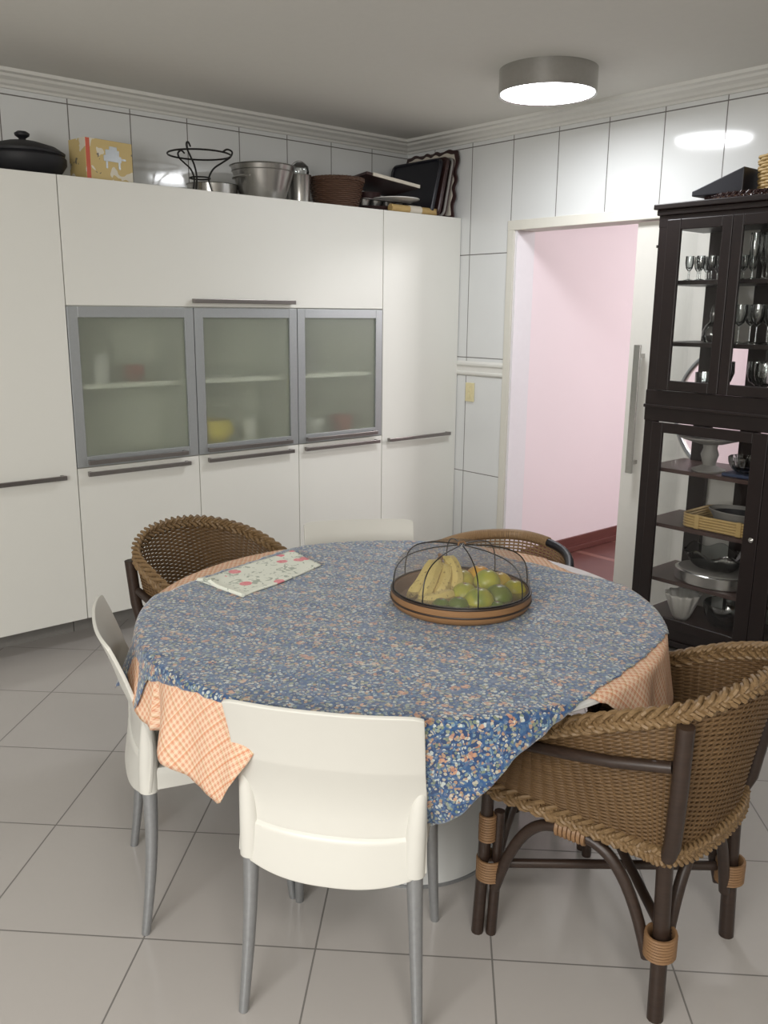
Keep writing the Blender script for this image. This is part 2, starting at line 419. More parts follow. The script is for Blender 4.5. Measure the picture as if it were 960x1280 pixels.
for k in range(n):
    k2 = (k + 1) % n
    fs += [(k, k2, n + k2, n + k), (2 * n + k, 3 * n + k, 3 * n + k2, 2 * n + k2), (k, 2 * n + k, 2 * n + k2, k2), (n + k, n + k2, 3 * n + k2, 3 * n + k)]
mb.add(A1 + B1 + A2 + B2, fs)
mb.build('door_panel', M['doorm'], sd, smooth=False)
MB().tube([(.034, cy + (cr) * cos(2 * pi * k / 64), cz + cr * sin(2 * pi * k / 64)) for k in range(64)], .010, 8, closed=True).build('window_ring', M['legm'], sd)
mb = MB(); mb.add([(.055, cy + cr * cos(2 * pi * k / 64), cz + cr * sin(2 * pi * k / 64)) for k in range(64)], [tuple(range(64))]); mb.build('round_pane', M['glass'], sd, smooth=False)
hd = MB().box(-.030, -.018, -1.812, -1.772, .735, 1.40).build('handle', M['chrome'], sd, smooth=False, bevel=.003)
for q in (.78, 1.335): MB().box(-.018, .036, -1.80, -1.784, q, q + .02).build('handle_post', M['chrome'], hd, smooth=False)
# hallway beyond
struct(MB().box(.15, 4.5, -.93, -.80, 0, ZC).build('wall_hallway_left', M['pink'], smooth=False))
struct(MB().box(4.5, 4.6, -4.5, -.80, 0, ZC).build('wall_hallway_far', M['pink'], smooth=False))
struct(MB().box(.15, 4.5, -4.6, -4.5, 0, ZC).build('wall_hallway_right', M['pink'], smooth=False))
struct(MB().box(.15, 4.5, -4.5, -.93, ZC, ZC + .05).build('ceiling_hallway', M['ceil'], smooth=False))
struct(MB().box(.03, 4.5, -4.5, -.93, -.06, -.002).build('floor_hallway', M['hfloor'], smooth=False))
struct(MB().box(.16, 4.5, -.945, -.93, 0, .10).box(.16, 4.5, -.955, -.945, 0, .035).build('baseboard_hallway', M['basew'], smooth=False, bevel=.003))
# switch plate
t = thing('light_switch', 'small cream light switch plate on the tiled wall left of the doorway', 'light switch', (-.001, -.607, 1.072))
MB().box(-.008, 0, -.036, .036, -.058, .058).build('plate', M['swt'], t, smooth=False, bevel=.003)
MB().box(-.013, -.008, -.010, .010, -.034, -.006).build('rocker', M['swt'], t, smooth=False, bevel=.001)
MB().box(-.013, -.008, -.010, .010, .006, .034).build('rocker', M['swt'], t, smooth=False, bevel=.001)
# ceiling lamp
LX, LY = -.712, -1.692
t = thing('ceiling_lamp', 'round brushed steel ceiling lamp with a glowing white disc', 'ceiling lamp', (LX, LY, 2.488))
MB().lathe([(.205, .004), (.214, 0), (.214, .102), (0, .102)], n=64).build('drum', M['chrome'], t)
MB().lathe([(0, -.004), (.17, -.003), (.204, .003), (.204, .008), (0, .008)], n=64).build('diffuser', M['lampm'], t)

# ================================================================ kitchen cabinets
YF = -.4918; YB = -.004
x1, x2, x3, x4 = -2.4543, -1.8315, -1.2214, -.6235
ZT, ZG1, ZG0, ZB = 2.1098, 1.5664, .8428, .12
g = .0022
def handle(par, xa, xb, z):
    h = MB().box(xa, xb, YF - .034, YF - .022, z - .010, z + .010).build('handle', M['steel'], par, smooth=False, bevel=.002)
    for q in (xa + .008, xb - .020): MB().box(q, q + .012, YF - .023, YF - .001, z - .010, z + .010).build('bracket', M['steel'], h, smooth=False)
def carcass(par, xa, xb, z0, z1, shelf=None, feet=True):
    w = .018; f = YF + .02
    mb = MB().box(xa + .001, xa + w, f, YB, z0, z1).box(xb - w, xb - .001, f, YB, z0, z1).box(xa + w, xb - w, f, YB, z0, z0 + w).box(xa + w, xb - w, f, YB, z1 - w, z1).box(xa + w, xb - w, YB - .012, YB, z0 + w, z1 - w)
    mb.build('body', M['lamin'] if shelf else M['lam'], par, smooth=False)
    if shelf: MB().box(xa + w, xb - w, f + .04, YB - .012, shelf - .011, shelf + .011).build('shelf', M['lamin'], par, smooth=False)
    if z0 < .3: MB().box(xa + .002, xb - .002, -.30, -.28, 0, z0).build('plinth', M['stone'], par, smooth=False)
def kdoor(par, xa, xb, z0, z1): return MB().box(xa + g, xb - g, YF, YF + .019, z0 + g, z1 - g).build('door', M['lam'], par, smooth=False, bevel=.0015)
def kunit(name, label, xa, xb, z0, z1, hx, hz):
    t = thing(name, label, 'cabinet', (0, 0, 0), group={'base_cabinet': 'white base cabinets', 'tall_cabinet': 'tall white cabinets'}.get(name)); carcass(t, xa, xb, z0, z1)
    d = kdoor(t, xa, xb, z0, z1); handle(d, hx[0], hx[1], hz); return t
kunit('tall_cabinet', 'tall white cabinet at the far left, under the black clay pot', -3.25, x1, ZB, ZT, (-2.95, -2.515), .811)
kunit('flap_cabinet', 'wide white lift-up cabinet above the three frosted glass doors', x1, x4, ZG1, ZT, (-1.845, -1.25), 1.596)
kunit('tall_cabinet', 'tall white cabinet in the corner, beside the doorway wall', x4, -.003, ZB, ZT, (-.587, -.078), .812)
for (xa, xb, hx, lb) in ((x1, x2, (-2.415, -1.893), 'leftmost white base cabinet, under the largest frosted door'), (x2, x3, (-1.792, -1.270), 'white base cabinet under the frosted door with the yellow bowl'), (x3, x4, (-1.192, -.661), 'white base cabinet behind the back white chair, next to the corner cabinet')):
    kunit('base_cabinet', lb, xa, xb, ZB, ZG0, hx, .814)
for i, (xa, xb, hx, lb) in enumerate(((x1, x2, (-2.41, -1.905), 'leftmost frosted glass cabinet, with a pale jar and a faint red spot inside'), (x2, x3, (-1.79, -1.28), 'middle frosted glass cabinet with a yellow bowl showing through'), (x3, x4, (-1.18, -.68), 'rightmost frosted glass cabinet, next to the white corner cabinet'))):
    t = thing('glass_door_cabinet', lb, 'cabinet', group='frosted glass wall cabinets'); carcass(t, xa, xb, ZG0, ZG1, shelf=1.205)
    a, b, c, d = xa + g, xb - g, ZG0 + g, ZG1 - g; w = .048
    fr = MB().box(a, a + w, YF, YF + .02, c, d).box(b - w, b, YF, YF + .02, c, d).box(a + w, b - w, YF, YF + .02, c, c + w).box(a + w, b - w, YF, YF + .02, d - w, d).build('door_frame', M['alu'], t, smooth=False, bevel=.0015)
    mb = MB(); mb.add([(a + w - .003, YF + .010, c + w - .003), (b - w + .003, YF + .010, c + w - .003), (b - w + .003, YF + .010, d - w + .003), (a + w - .003, YF + .010, d - w + .003)], [(0, 1, 2, 3)]); mb.build('frosted_pane', M['frost'], fr, smooth=False)
    handle(fr, hx[0], hx[1], ZG0 + .024)

# things behind the frosted doors
def bowlprof(r, h, th=.004, foot=.4):
    o = [(r * foot, 0)] + [(r * (foot + (1 - foot) * sin(pi / 2 * k / 8)), h * (1 - cos(pi / 2 * k / 8)) * .98 + .004) for k in range(9)]
    i = [((r - th) * (foot + (1 - foot) * sin(pi / 2 * k / 8)), h * (1 - cos(pi / 2 * k / 8)) * .95 + .012) for k in range(8, -1, -1)]
    return o + i + [(0, .012)]
zb0, zs = ZG0 + .018, 1.216
o = MB().lathe([(.05, 0), (.09, .02), (.118, .07), (.118, .10), (.10, .14), (.096, .14), (.112, .10), (.085, .024), (0, .012)]).build('mixing_bowl', M['yellow']); o.location = (-1.69, -.35, zb0); tag(o, 'yellow mixing bowl seen blurred behind the middle frosted door', 'bowl')
o = MB().lathe(bowlprof(.05, .07)).build('cup', M['redc']); o.location = (-2.10, -.36, zs); tag(o, 'small red cup blurred behind the leftmost frosted door', 'cup')
o = MB().lathe([(.04, 0), (.045, .10), (.03, .12), (.03, .13), (0, .13)]).build('jar', M['white']); o.location = (-2.26, -.34, zs); tag(o, 'small white jar blurred behind the leftmost frosted door', 'jar')
o = MB().lathe(bowlprof(.07, .10)).build('bowl', M['redc']); o.location = (-.84, -.36, zb0); tag(o, 'reddish bowl blurred at the right in the rightmost frosted cabinet', 'bowl')
o = MB().lathe(bowlprof(.075, .09)).build('bowl', M['white']); o.location = (-1.04, -.34, zb0); tag(o, 'white bowl blurred at the bottom of the rightmost frosted cabinet', 'bowl')
o = MB().lathe([(.05, 0), (.06, .12), (.045, .17), (0, .18)]).build('jar', M['stone']); o.location = (-1.05, -.30, zs); tag(o, 'dark grey jar blurred on the shelf of the rightmost frosted cabinet', 'jar')
o = MB().lathe([(.04, 0), (.04, .13), (0, .14)]).build('tumbler', M['white']); o.location = (-1.46, -.34, zb0); tag(o, 'pale tumbler blurred to the right of the yellow bowl', 'tumbler')

# ================================================================ things on top of the cabinets
TZ = ZT
t = thing('clay_pot', 'black clay pot with a knobbed lid on the far left cabinet', 'pot', (-2.50, -.25, TZ))
MB().lathe([(.10, 0), (.15, .02), (.178, .06), (.178, .085), (.165, .10), (0, .10)], n=48).build('pot_body', M['clay'], t)
MB().lathe([(.172, .098), (.174, .108), (.14, .13), (.07, .150), (.018, .156), (.014, .165), (.03, .176), (.032, .186), (.02, .194), (0, .196)], n=48).build('lid', M['clay'], t)
MB().tube(smoothpts([(-.16, .03, .07), (-.215, .02, .08), (-.215, -.02, .08), (-.16, -.03, .07)]), .012).build('handle', M['clay'], t)
t = thing('carton', 'yellow carton with a printed kitchen machine, right of the black pot', 'box', (-2.155, -.27, TZ), radians(8))
MB().box(-.12, .12, -.07, .07, 0, .19).build('box', M['carton'], t, smooth=False, bevel=.002)
MB().box(-.118, -.098, -.0712, -.0700, .002, .188).build('red_stripe', M['red'], t, smooth=False)
mbp = MB().box(-.03, .06, -.0712, -.070, .10, .125).box(-.02, .05, -.0712, -.070, .125, .150).box(.0, .04, -.0712, -.070, .150, .165).box(.06, .085, -.0712, -.070, .11, .118).box(-.02, -.01, -.0712, -.070, .07, .10).box(.045, .055, -.0712, -.070, .07, .10)
mbp.build('printed_machine', M['alu'], t, smooth=False)
t = thing('wire_stand', 'black wrought-iron wire plate stand with a wide top ring', 'stand', (-1.645, -.27, TZ))
MB().tube(circ(.155, .195, 40), .0045, 6, closed=True).build('top_ring', M['black'], t)
MB().tube(circ(.05, .085, 24), .004, 6, closed=True).build('middle_ring', M['black'], t)
for k in range(3):
    a = radians(100 + 120 * k); c_, s_ = cos(a), sin(a)
    prof = [(.07, 0), (.052, .04), (.045, .085), (.07, .13), (.12, .165), (.155, .19), (.165, .215), (.14, .225), (.115, .21)]
    MB().tube(smoothpts([(r * c_, r * s_, z + .004) for r, z in prof]), .0045, 6).build('leg', M['black'], t)
def panpr(r0, r1, h, th=.003): return [(0, 0), (r0, 0), (r1, h), (r1 + .006, h + .003), (r1 - th, h + .001), (r0 - th, th), (0, th)]
o = MB().lathe(panpr(.125, .13, .075), n=48).build('cake_pan', M['chrome']); o.location = (-1.50, -.14, TZ); tag(o, 'low round steel pan behind the black wire stand', 'pan')
t = thing('stock_pot', 'large tapered aluminium pot, outer of the nested pair', 'pot', (-1.265, -.26, TZ))
MB().lathe(panpr(.115, .160, .15), n=56).build('pot_body', M['chrome'], t)
MB().tube([(.156 * cos(a), .156 * sin(a), .118) for a in [radians(150 + 6 * k) for k in range(11)]], .007, 6).build('handle', M['chrome'], t)
o = MB().lathe([(0, .01), (.117, .01), (.168, .176), (.176, .180), (.172, .182), (.164, .176), (.112, .014), (0, .014)], n=56).build('stock_pot', M['chrome']); o.location = (-1.265, -.26, TZ); tag(o, 'aluminium pot sitting inside the large tapered pot', 'pot')
t = thing('cocktail_shaker', 'polished steel canister with a wire lid beside the aluminium pots', 'canister', (-1.055, -.30, TZ))
MB().lathe([(0, 0), (.05, 0), (.058, .15), (.062, .155), (.055, .15), (.046, .004), (0, .004)], n=32).build('canister', M['chrome'], t)
MB().lathe([(.045, .155), (.05, .17), (.045, .20), (.02, .22), (0, .222)], n=24).build('glass_lid', M['ware'], t)
MB().tube(smoothpts([(-.05, 0, .155), (-.055, 0, .20), (0, 0, .228), (.055, 0, .20), (.05, 0, .155)]), .002, 5).build('wire', M['chrome'], t)
# woven basket helper
def woven(mb, r0, r1, h, rows, stakes, amp, tr, cx=0, cy=0, z0=0, sx=1, sy=1):
    n = stakes * 4
    for i in range(rows):
        v = (i + .5) / rows; r = r0 + (r1 - r0) * v ** .8
        pts = []
        for k in range(n):
            a = 2 * pi * k / n; q = r + amp * sin(a * stakes / 2 + pi * (i % 2))
            pts.append((cx + q * cos(a) * sx, cy + q * sin(a) * sy, z0 + h * v))
        mb.tube(pts, tr, 5, closed=True)
def braid(mb, pts, R, r, turns, closed=False, flat=.65, per=None):
    P = [Vector(p) for p in pts]; m = len(P)
    for s_, off in [(a_, b_) for a_ in range(3) for b_ in (-1, 0, 1)]:
        out = []
        for i in range(m):
            a = P[(i - 1) % m] if (closed or i) else P[i]; b = P[(i + 1) % m] if (closed or i < m - 1) else P[i]
            t_ = (b - a).normalized(); up = Vector((0, 0, 1)); n1 = (up - t_ * up.dot(t_)).normalized(); n2 = t_.cross(n1)
            ph = 2 * pi * (turns * i / (m if closed else m - 1)) + s_ * 2 * pi / 3
            out.append(P[i] + n1 * (R * sin(ph) + off * r * .55) + n2 * (R * flat * sin(2 * ph) + off * r * .25 * cos(ph)) + t_ * (off * r * .9))
        mb.tube(out, r * .56, 6, closed=closed)
t = thing('basket', 'dark brown round woven basket between the pots and the trays', 'basket', (-.80, -.29, TZ))
mb = MB(); woven(mb, .112, .150, .150, 15, 30, .003, .0052); mb.build('woven_side', M['brbask'], t)
mb = MB().lathe([(0, 0), (.11, 0), (.146, .145), (.143, .145), (.107, .006), (0, .006)]); mb.build('liner', M['brbask'], t)
mb = MB(); braid(mb, circ(.152, .153, 120), .007, .0055, 26, True); mb.build('braided_rim', M['brbask'], t)
# stacked trays and boards (from bottom up)
t = thing('oval_tray', 'dark oval wooden tray at the bottom of the stack right of the basket', 'tray', (-.46, -.27, TZ))
MB().lathe([(0, 0), (.15, 0), (.19, .028), (.194, .03), (.19, .032), (.148, .008), (0, .008)], sy=.8).build('tray', M['dkwood'], t)
t = thing('rolled_mat', 'pale rolled bamboo mat at the cabinet edge under the trays', 'mat', (-.36, -.44, TZ))
MB().tube([(-.17 + .03 * k, 0, .022) for k in range(13)], .021, 14).build('roll', M['straw'], t)
MB().tube([(-.03, 0, .022), (.06, 0, .022)], .0235, 14).build('cloth_band', M['cream'], t)
t = thing('muffin_pan', 'dark shiny muffin pan lying on the oval tray', 'pan', (-.50, -.27, TZ + .033))
MB().box(-.18, .18, -.12, .12, .030, .034).build('pan_sheet', M['steel'], t, smooth=False, bevel=.001)
for i in range(4):
    for j in range(2):
        MB().lathe([(0, 0), (.028, 0), (.036, .031), (.034, .031), (.026, .003), (0, .003)], -.13 + .087 * i, -.055 + .11 * j, 0, n=20).build('cup', M['chrome'], t)
o = MB().lathe([(0, 0), (.09, 0), (.14, .014), (.14, .018), (.09, .005), (0, .005)], n=36).build('plate', M['white']); o.location = (-.40, -.34, TZ + .068); tag(o, 'pale plate lying on the muffin pan', 'plate')
t = thing('cutting_board', 'flat dark board with a cream edge resting tilted on top of the tray stack', 'board', (-.50, -.29, TZ + .166)); t.rotation_euler = (radians(-4), radians(7), radians(-6))
MB().box(-.17, .20, -.14, .17, -.008, .008).build('board', M['dkwood'], t, smooth=False, bevel=.002)
MB().box(-.13, .20, -.148, -.14, -.009, .009).build('cream_edge', M['cream'], t, smooth=False, bevel=.001)
o = MB().lathe([(0, 0), (.07, 0), (.085, .05), (.08, .05), (.065, .004), (0, .004)], n=30).build('bowl', M['dkwood']); o.location = (-.52, -.22, TZ + .068); tag(o, 'dark wooden bowl holding up the tilted board', 'bowl')
# large trays leaning on the corner wall
def leaning(name, label, cat, xb, lean, y0, y1, h, th, mat, rim=None):
    t = thing(name, label, cat, (xb, (y0 + y1) / 2, TZ), group='trays leaning in the corner'); t.rotation_euler = (0, lean, 0)
    hy = (y1 - y0) / 2
    pts = rrect(hy, h / 2, .03)
    mb = MB(); n = len(pts); mb.add([(-th, a, b + h / 2) for a, b in pts] + [(0, a, b + h / 2) for a, b in pts], [tuple(range(n)), tuple(range(2 * n - 1, n - 1, -1))] + [(i, (i + 1) % n, n + (i + 1) % n, n + i) for i in range(n)])
    mb.build('panel', mat, t, smooth=False)
    MB().tube([(-th - .004, a, b + h / 2) for a, b in rrect(hy - .006, h / 2 - .006, .03)], .008, 6, closed=True).build('raised_rim', rim or mat, t)
    return t
leaning('serving_tray', 'black tray leaning in front of the leaning trays in the corner', 'tray', -.215, radians(14), -.46, -.03, .335, .012, M['blackc'])
leaning('serving_tray', 'reddish-brown wooden tray leaning behind the black tray', 'tray', -.165, radians(13), -.47, -.04, .345, .012, M['dkwood'])
leaning('serving_tray', 'dark tray with a cream patterned rim, leaning in the corner', 'tray', -.115, radians(12), -.47, -.05, .345, .010, M['dkwood'], M['stone'])
t = thing('scalloped_board', 'tall cream board with a wavy dark edge, rearmost in the corner', 'board', (-.055, -.25, TZ)); t.rotation_euler = (0, radians(5), 0)
def scal(y, z, off): return y
pts = []
for k in range(160):
    a = 2 * pi * k / 160; hy, hz = .228, .196
    q = min(hy / max(abs(cos(a)), 1e-6), hz / max(abs(sin(a)), 1e-6)); w = 1 + .035 * sin(15 * a)
    pts.append((q * cos(a) * w, q * sin(a) * w + .192))
for nm, sc, xa, xb, mt in (('edge', 1.0, -.010, 0, M['dkwood']), ('face', .90, -.014, -.009, M['cream'])):
    q = [(a * sc, (b - .192) * sc + .192) for a, b in pts]; n = len(q)
    mb = MB(); mb.add([(xa, a, b) for a, b in q] + [(xb, a, b) for a, b in q], [tuple(range(n)), tuple(range(2 * n - 1, n - 1, -1))] + [(i, (i + 1) % n, n + (i + 1) % n, n + i) for i in range(n)]); mb.build(nm, mt, t, smooth=False)
MB().box(-.018, -.013, -.17, .17, .05, .33).build('dark_panel', M['dkwood'], t, smooth=False)

# ================================================================ glass display cabinet (dark wood)
GX, GB = -.40, -.022            # front, back plane
GL, GR = -2.10, -3.30           # left and right ends (y)
t = thing('display_cabinet', 'dark mahogany glass-fronted display cabinet on the right, full of glassware', 'display cabinet', (0, 0, 0)); DC = t
post = .05
for (yy, nm) in ((GL, 1), (GR + post, 1)):
    for (xx) in (GX,):
        MB().box(xx + .001, xx + post, yy - post + .001, yy - .001, .03, 1.9745).build('post', M['mahog'], t, smooth=False, bevel=.003)
for yy in (-2.196, -2.435, -2.965, -3.204):
    MB().box(GB - .030, GB, yy - .044, yy + .044, .116, 1.924).build('rear_stile', M['mahog'], t, smooth=False, bevel=.002)
MB().box(GX - .022, GB, GR - .02, GL + .02, 2.0, 2.024).box(GX - .010, GB, GR - .008, GL + .008, 1.975, 2.0).build('cornice_top', M['mahog'], t, smooth=False, bevel=.004)
MB().box(GX, GB, GR, GL, 1.925, 1.975).build('top_rail', M['mahog'], t, smooth=False, bevel=.002)
MB().box(GX - .004, GX + .03, GR, GL, 1.075, 1.215).box(GX - .014, GX + .02, GR - .002, GL + .002, 1.135, 1.150).build('middle_rail', M['mahog'], t, smooth=False, bevel=.003)
MB().box(GX, GB, GR, GL, .055, .115).box(GX - .01, GB, GR - .01, GL + .01, 0.03, .058).build('plinth', M['mahog'], t, smooth=False, bevel=.003)
for yy, xx in ((GL - .05, GX + .02), (GR + .05, GX + .02), (GL - .05, GB - .05), (GR + .05, GB - .05)):
    MB().lathe([(.022, 0), (.03, .015), (.026, .03), (0, .03)], xx, yy, 0, n=16).build('foot', M['mahog'], t)
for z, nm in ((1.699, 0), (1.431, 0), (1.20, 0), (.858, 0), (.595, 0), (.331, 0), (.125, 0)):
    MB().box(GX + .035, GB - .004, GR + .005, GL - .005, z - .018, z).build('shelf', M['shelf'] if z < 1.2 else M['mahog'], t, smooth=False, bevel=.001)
for yy in (GL - .05, GR + .05):
    MB().box(GB - .030, GB, min(yy, yy + (.046 if yy > -2.7 else -.046)), max(yy, yy + (.046 if yy > -2.7 else -.046)), 1.06, 1.10).build('rear_bracket', M['mahog'], t, smooth=False)
for yy in (GL - .004, GR + .004):
    mb = MB(); mb.add([(GX + .05, yy, .13), (GB - .05, yy, .13), (GB - .05, yy, 1.92), (GX + .05, yy, 1.92)], [(0, 1, 2, 3)]); mb.build('side_pane', M['glass'], t, smooth=False)
def gdoor(y0, y1, z0, z1, sl, sr, rb=.045, nm='door'):
    # y0 > y1 (left to right)
    d = MB().box(GX - .018, GX, y0 - sl, y0, z0, z1).box(GX - .018, GX, y1, y1 + sr, z0, z1).box(GX - .018, GX, y1 + sr, y0 - sl, z0, z0 + rb).box(GX - .018, GX, y1 + sr, y0 - sl, z1 - rb, z1).build(nm, M['mahog'], t, smooth=False, bevel=.003)
    mb = MB(); mb.add([(GX - .009, y1 + sr, z0 + rb), (GX - .009, y0 - sl, z0 + rb), (GX - .009, y0 - sl, z1 - rb), (GX - .009, y1 + sr, z1 - rb)], [(0, 1, 2, 3)]); mb.build('pane', M['glass'], d, smooth=False)
    return d
gdoor(GL - .052, -2.455, 1.218, 1.955, .066, .045)
gdoor(-2.457, -2.943, 1.218, 1.955, .045, .045)
gdoor(-2.945, GR + .052, 1.218, 1.955, .045, .066)
d = gdoor(GL - .052, -2.699, .118, 1.072, .056, .066)
MB().lathe([(.006, 0), (.006, .012), (.011, .018), (0, .024)], 0, 0, 0, n=12).build('knob', M['chrome'], d).matrix_local = Matrix.Translation((GX - .018, -2.68, .62)) @ Matrix.Rotation(-pi / 2, 4, 'Y')
gdoor(-2.701, GR + .052, .118, 1.072, .066, .056)
MB().box(GX - .004, GX + .004, GL - .001, GL + .004, 1.84, 1.852).build('hinge_pin', M['chrome'], t, smooth=False)

# ---- glassware
def glass_kind(kind):
    if kind == 'cordial': return [(.024, 0), (.024, .002), (.004, .008), (.004, .04), (.014, .052), (.019, .075), (.018, .105), (.0165, .105), (.0175, .075), (.012, .056), (0, .05)]
    if kind == 'wine': return [(.032, 0), (.032, .003), (.005, .010), (.004, .075), (.02, .09), (.032, .12), (.030, .165), (.028, .165), (.030, .12), (.018, .094), (0, .086)]
    if kind == 'flute': return [(.026, 0), (.026, .003), (.004, .008), (.004, .06), (.018, .09), (.022, .14), (.020, .19), (.018, .19), (.020, .14), (.015, .09), (0, .07)]
    if kind == 'tumbler': return [(0, 0), (.030, 0), (.036, .10), (.034, .10), (.028, .008), (0, .008)]
    if kind == 'goblet': return [(.034, 0), (.034, .003), (.007, .012), (.006, .05), (.03, .07), (.042, .105), (.040, .155), (.038, .155), (.040, .105), (.027, .073), (0, .06)]
proto = {}
def put(kind, x, y, z, label, name, cat, group, sc=1):
    if kind not in proto:
        o = MB().lathe(glass_kind(kind), n=20).build(name, M['ware']); proto[kind] = o; 
    else:
        o = proto[kind].copy(); COL.objects.link(o); o.name = name
    o.location = (x, y, z); o.scale = (sc,) * 3; tag(o, label, cat, group); return o
for i in range(5):
    for j in range(3):
        put('cordial', -.315 + j * .075, -2.215 - i * .054, 1.699, 'small clear stemmed cordial glass, crowded on the top shelf left of the dark mullion', 'cordial_glass', 'glass', 'cordial glasses on the top shelf')
for i in range(5):
    for j in range(2):
        put('flute', -.30 + j * .09, -2.50 - i * .062, 1.699, 'tall clear champagne flute on the top shelf right of the dark mullion', 'champagne_flute', 'glass', 'flutes on the top shelf')
for i in range(5):
    for j in range(2):
        put('wine', -.31 + j * .10, -2.47 - i * .078, 1.431, 'clear stemmed wine glass on the middle upper shelf, behind the right pane', 'wine_glass', 'glass', 'wine glasses on the second shelf')
for i in range(3): put('goblet', -.32 + .11 * (i % 2), -2.40 - .03 - .09 * i, 1.20, 'clear cut-glass goblet on the floor of the upper section', 'goblet', 'glass', 'goblets in the upper section')
for i in range(4): put('goblet', -.33 + .10 * (i % 2), -2.72 - .085 * i, 1.20, 'clear cut-glass goblet on the floor of the upper section', 'goblet', 'glass', 'goblets in the upper section')
# framed oval glass plate at the back of the top shelf
o = MB().lathe([(0, 0), (.05, .003), (.085, .02), (.085, .024), (.05, .008), (0, .005)], n=32, sy=1.25).build('oval_plate', M['ware']); o.rotation_euler = (0, radians(-80), 0); o.location = (-.08, -2.66, 1.81); tag(o, 'clear oval glass plate standing upright behind the flutes on the top shelf', 'plate')
# decanter with round stopper
t = thing('decanter', 'round-bellied glass decanter with a pointed stopper on the second shelf', 'decanter', (-.25, -2.315, 1.431))
MB().lathe([(0, 0), (.028, 0), (.042, .02), (.044, .045), (.030, .075), (.012, .09), (.014, .10), (0, .10)], n=28).build('bottle', M['ware'], t)
MB().lathe([(.010, .10), (.015, .115), (.011, .15), (.004, .165), (0, .166)], n=16).build('stopper', M['ware'], t)
for i in range(2):
    t = thing('candlestick', 'dark candlestick with a white candle, %s of the pair behind the wine glasses' % ('left' if i == 0 else 'right'), 'candlestick', (-.13, -2.60 - .10 * i, 1.431), group='candlesticks on the second shelf')
    MB().lathe([(.03, 0), (.03, .004), (.008, .015), (.006, .07), (.014, .085), (0, .085)], n=16).build('holder', M['black'], t)
    MB().lathe([(.010, .085), (.010, .135), (.004, .14), (0, .14)], n=12).build('candle', M['white'], t)
t = thing('glass_mug', 'thick clear beer mug standing on the upper section floor, by the dark mullion', 'mug', (-.28, -2.315, 1.20))
MB().lathe([(0, 0), (.036, 0), (.040, .10), (.037, .10), (.032, .012), (0, .012)], n=24, rip=lambda a, i: 1 + .03 * sin(10 * a)).build('mug_body', M['ware'], t)
MB().tube(smoothpts([(.036, 0, .085), (.065, 0, .08), (.065, 0, .03), (.037, 0, .022)]), .005, 6).build('handle', M['ware'], t)
# lower section
t = thing('cake_stand', 'grey soapstone cake stand on a turned foot in the lower cabinet', 'cake stand', (-.27, -2.37, .858))
MB().lathe([(0, 0), (.072, 0), (.075, .008), (.05, .016), (.028, .028), (.034, .055), (.040, .075), (.030, .105), (.034, .125), (0, .125)], n=40).build('foot', M['stone'], t)
MB().lathe([(0, .125), (.06, .126), (.125, .146), (.142, .154), (.144, .160), (.12, .158), (0, .150)], n=56).build('plate', M['stone'], t)
o = MB().lathe(bowlprof(.075, .065), n=48, rip=lambda a, i: 1 + .03 * sin(20 * a)).build('ribbed_bowl', M['ware']); o.location = (-.27, -2.545, .872); tag(o, 'clear ribbed glass bowl on folded blue napkins, right of the cake stand', 'bowl')
o = MB().box(-.07, .07, -.075, .075, 0, .014).build('napkin', M['navy'], smooth=False, bevel=.004); o.location = (-.27, -2.545, .858); tag(o, 'folded dark blue napkins under the ribbed glass bowl', 'napkin')
# rattan tray + oval dish
t = thing('bamboo_tray', 'rectangular tray with a yellow bamboo rim on the middle lower shelf', 'tray', (-.20, -2.50, .595))
for k in range(5):
    MB().tube([(a, b, .010 + .0125 * k) for a, b in rrect(.145, .205, .05, 6)], .0065, 6, closed=True).build('bamboo_hoop', M['straw'], t)
MB().prism(rrect(.14, .20, .05), 0, .008).build('base', M['shelf'], t, smooth=False)
for yy in (-.08, .12): MB().box(-.154, -.136, yy - .012, yy + .012, .003, .068).build('binding', M['straw'], t, smooth=False, bevel=.003)
t = thing('oval_dish', 'dark oval dish with a pale ribbed rim, sitting in the bamboo tray', 'dish', (-.20, -2.52, .604))
MB().lathe([(0, 0), (.075, 0), (.098, .06), (.107, .078), (.104, .082), (.092, .062), (.07, .008), (0, .008)], n=48, sy=1.5).build('dish_body', M['stone'], t)
MB().lathe([(0, .012), (.07, .012), (.093, .066), (.09, .066), (.067, .014), (0, .015)], n=48, sy=1.5).build('inner_lining', M['blackc'], t)
# silver cake board with wavy glass dish
t = thing('cake_board', 'round silver-edged cake board on the lowest full shelf', 'cake board', (-.215, -2.42, .331))
MB().lathe([(0, 0), (.138, 0), (.145, .004), (.145, .052), (.140, .056), (0, .056)], n=56, sy=1.3).build('drum', M['chrome'], t)
MB().lathe([(0, .056), (.134, .056), (.132, .060), (0, .060)], n=56, sy=1.3).build('top_face', M['stone'], t)
def wav(prof_r, h):
    def f(u, v):
        a = 2 * pi * u; r = .05 + (prof_r - .05) * v ** .7
        return (r * cos(a) * .95, r * sin(a) * 1.3, h * v ** 1.4 + .012 * v * sin(7 * a))
    return f
o = MB().grid(wav(.125, .085), 84, 10, closed=True).build('wavy_bowl', M['ware'], solid=.004); o.location = (-.215, -2.42, .392); tag(o, 'large clear glass bowl with a wavy rim on the silver cake board', 'bowl')
o = MB().lathe(bowlprof(.105, .115), n=48).build('glass_bowl', M['ware']); o.location = (-.22, -2.50, .125); tag(o, 'clear glass bowl standing on the bottom of the cabinet', 'bowl')
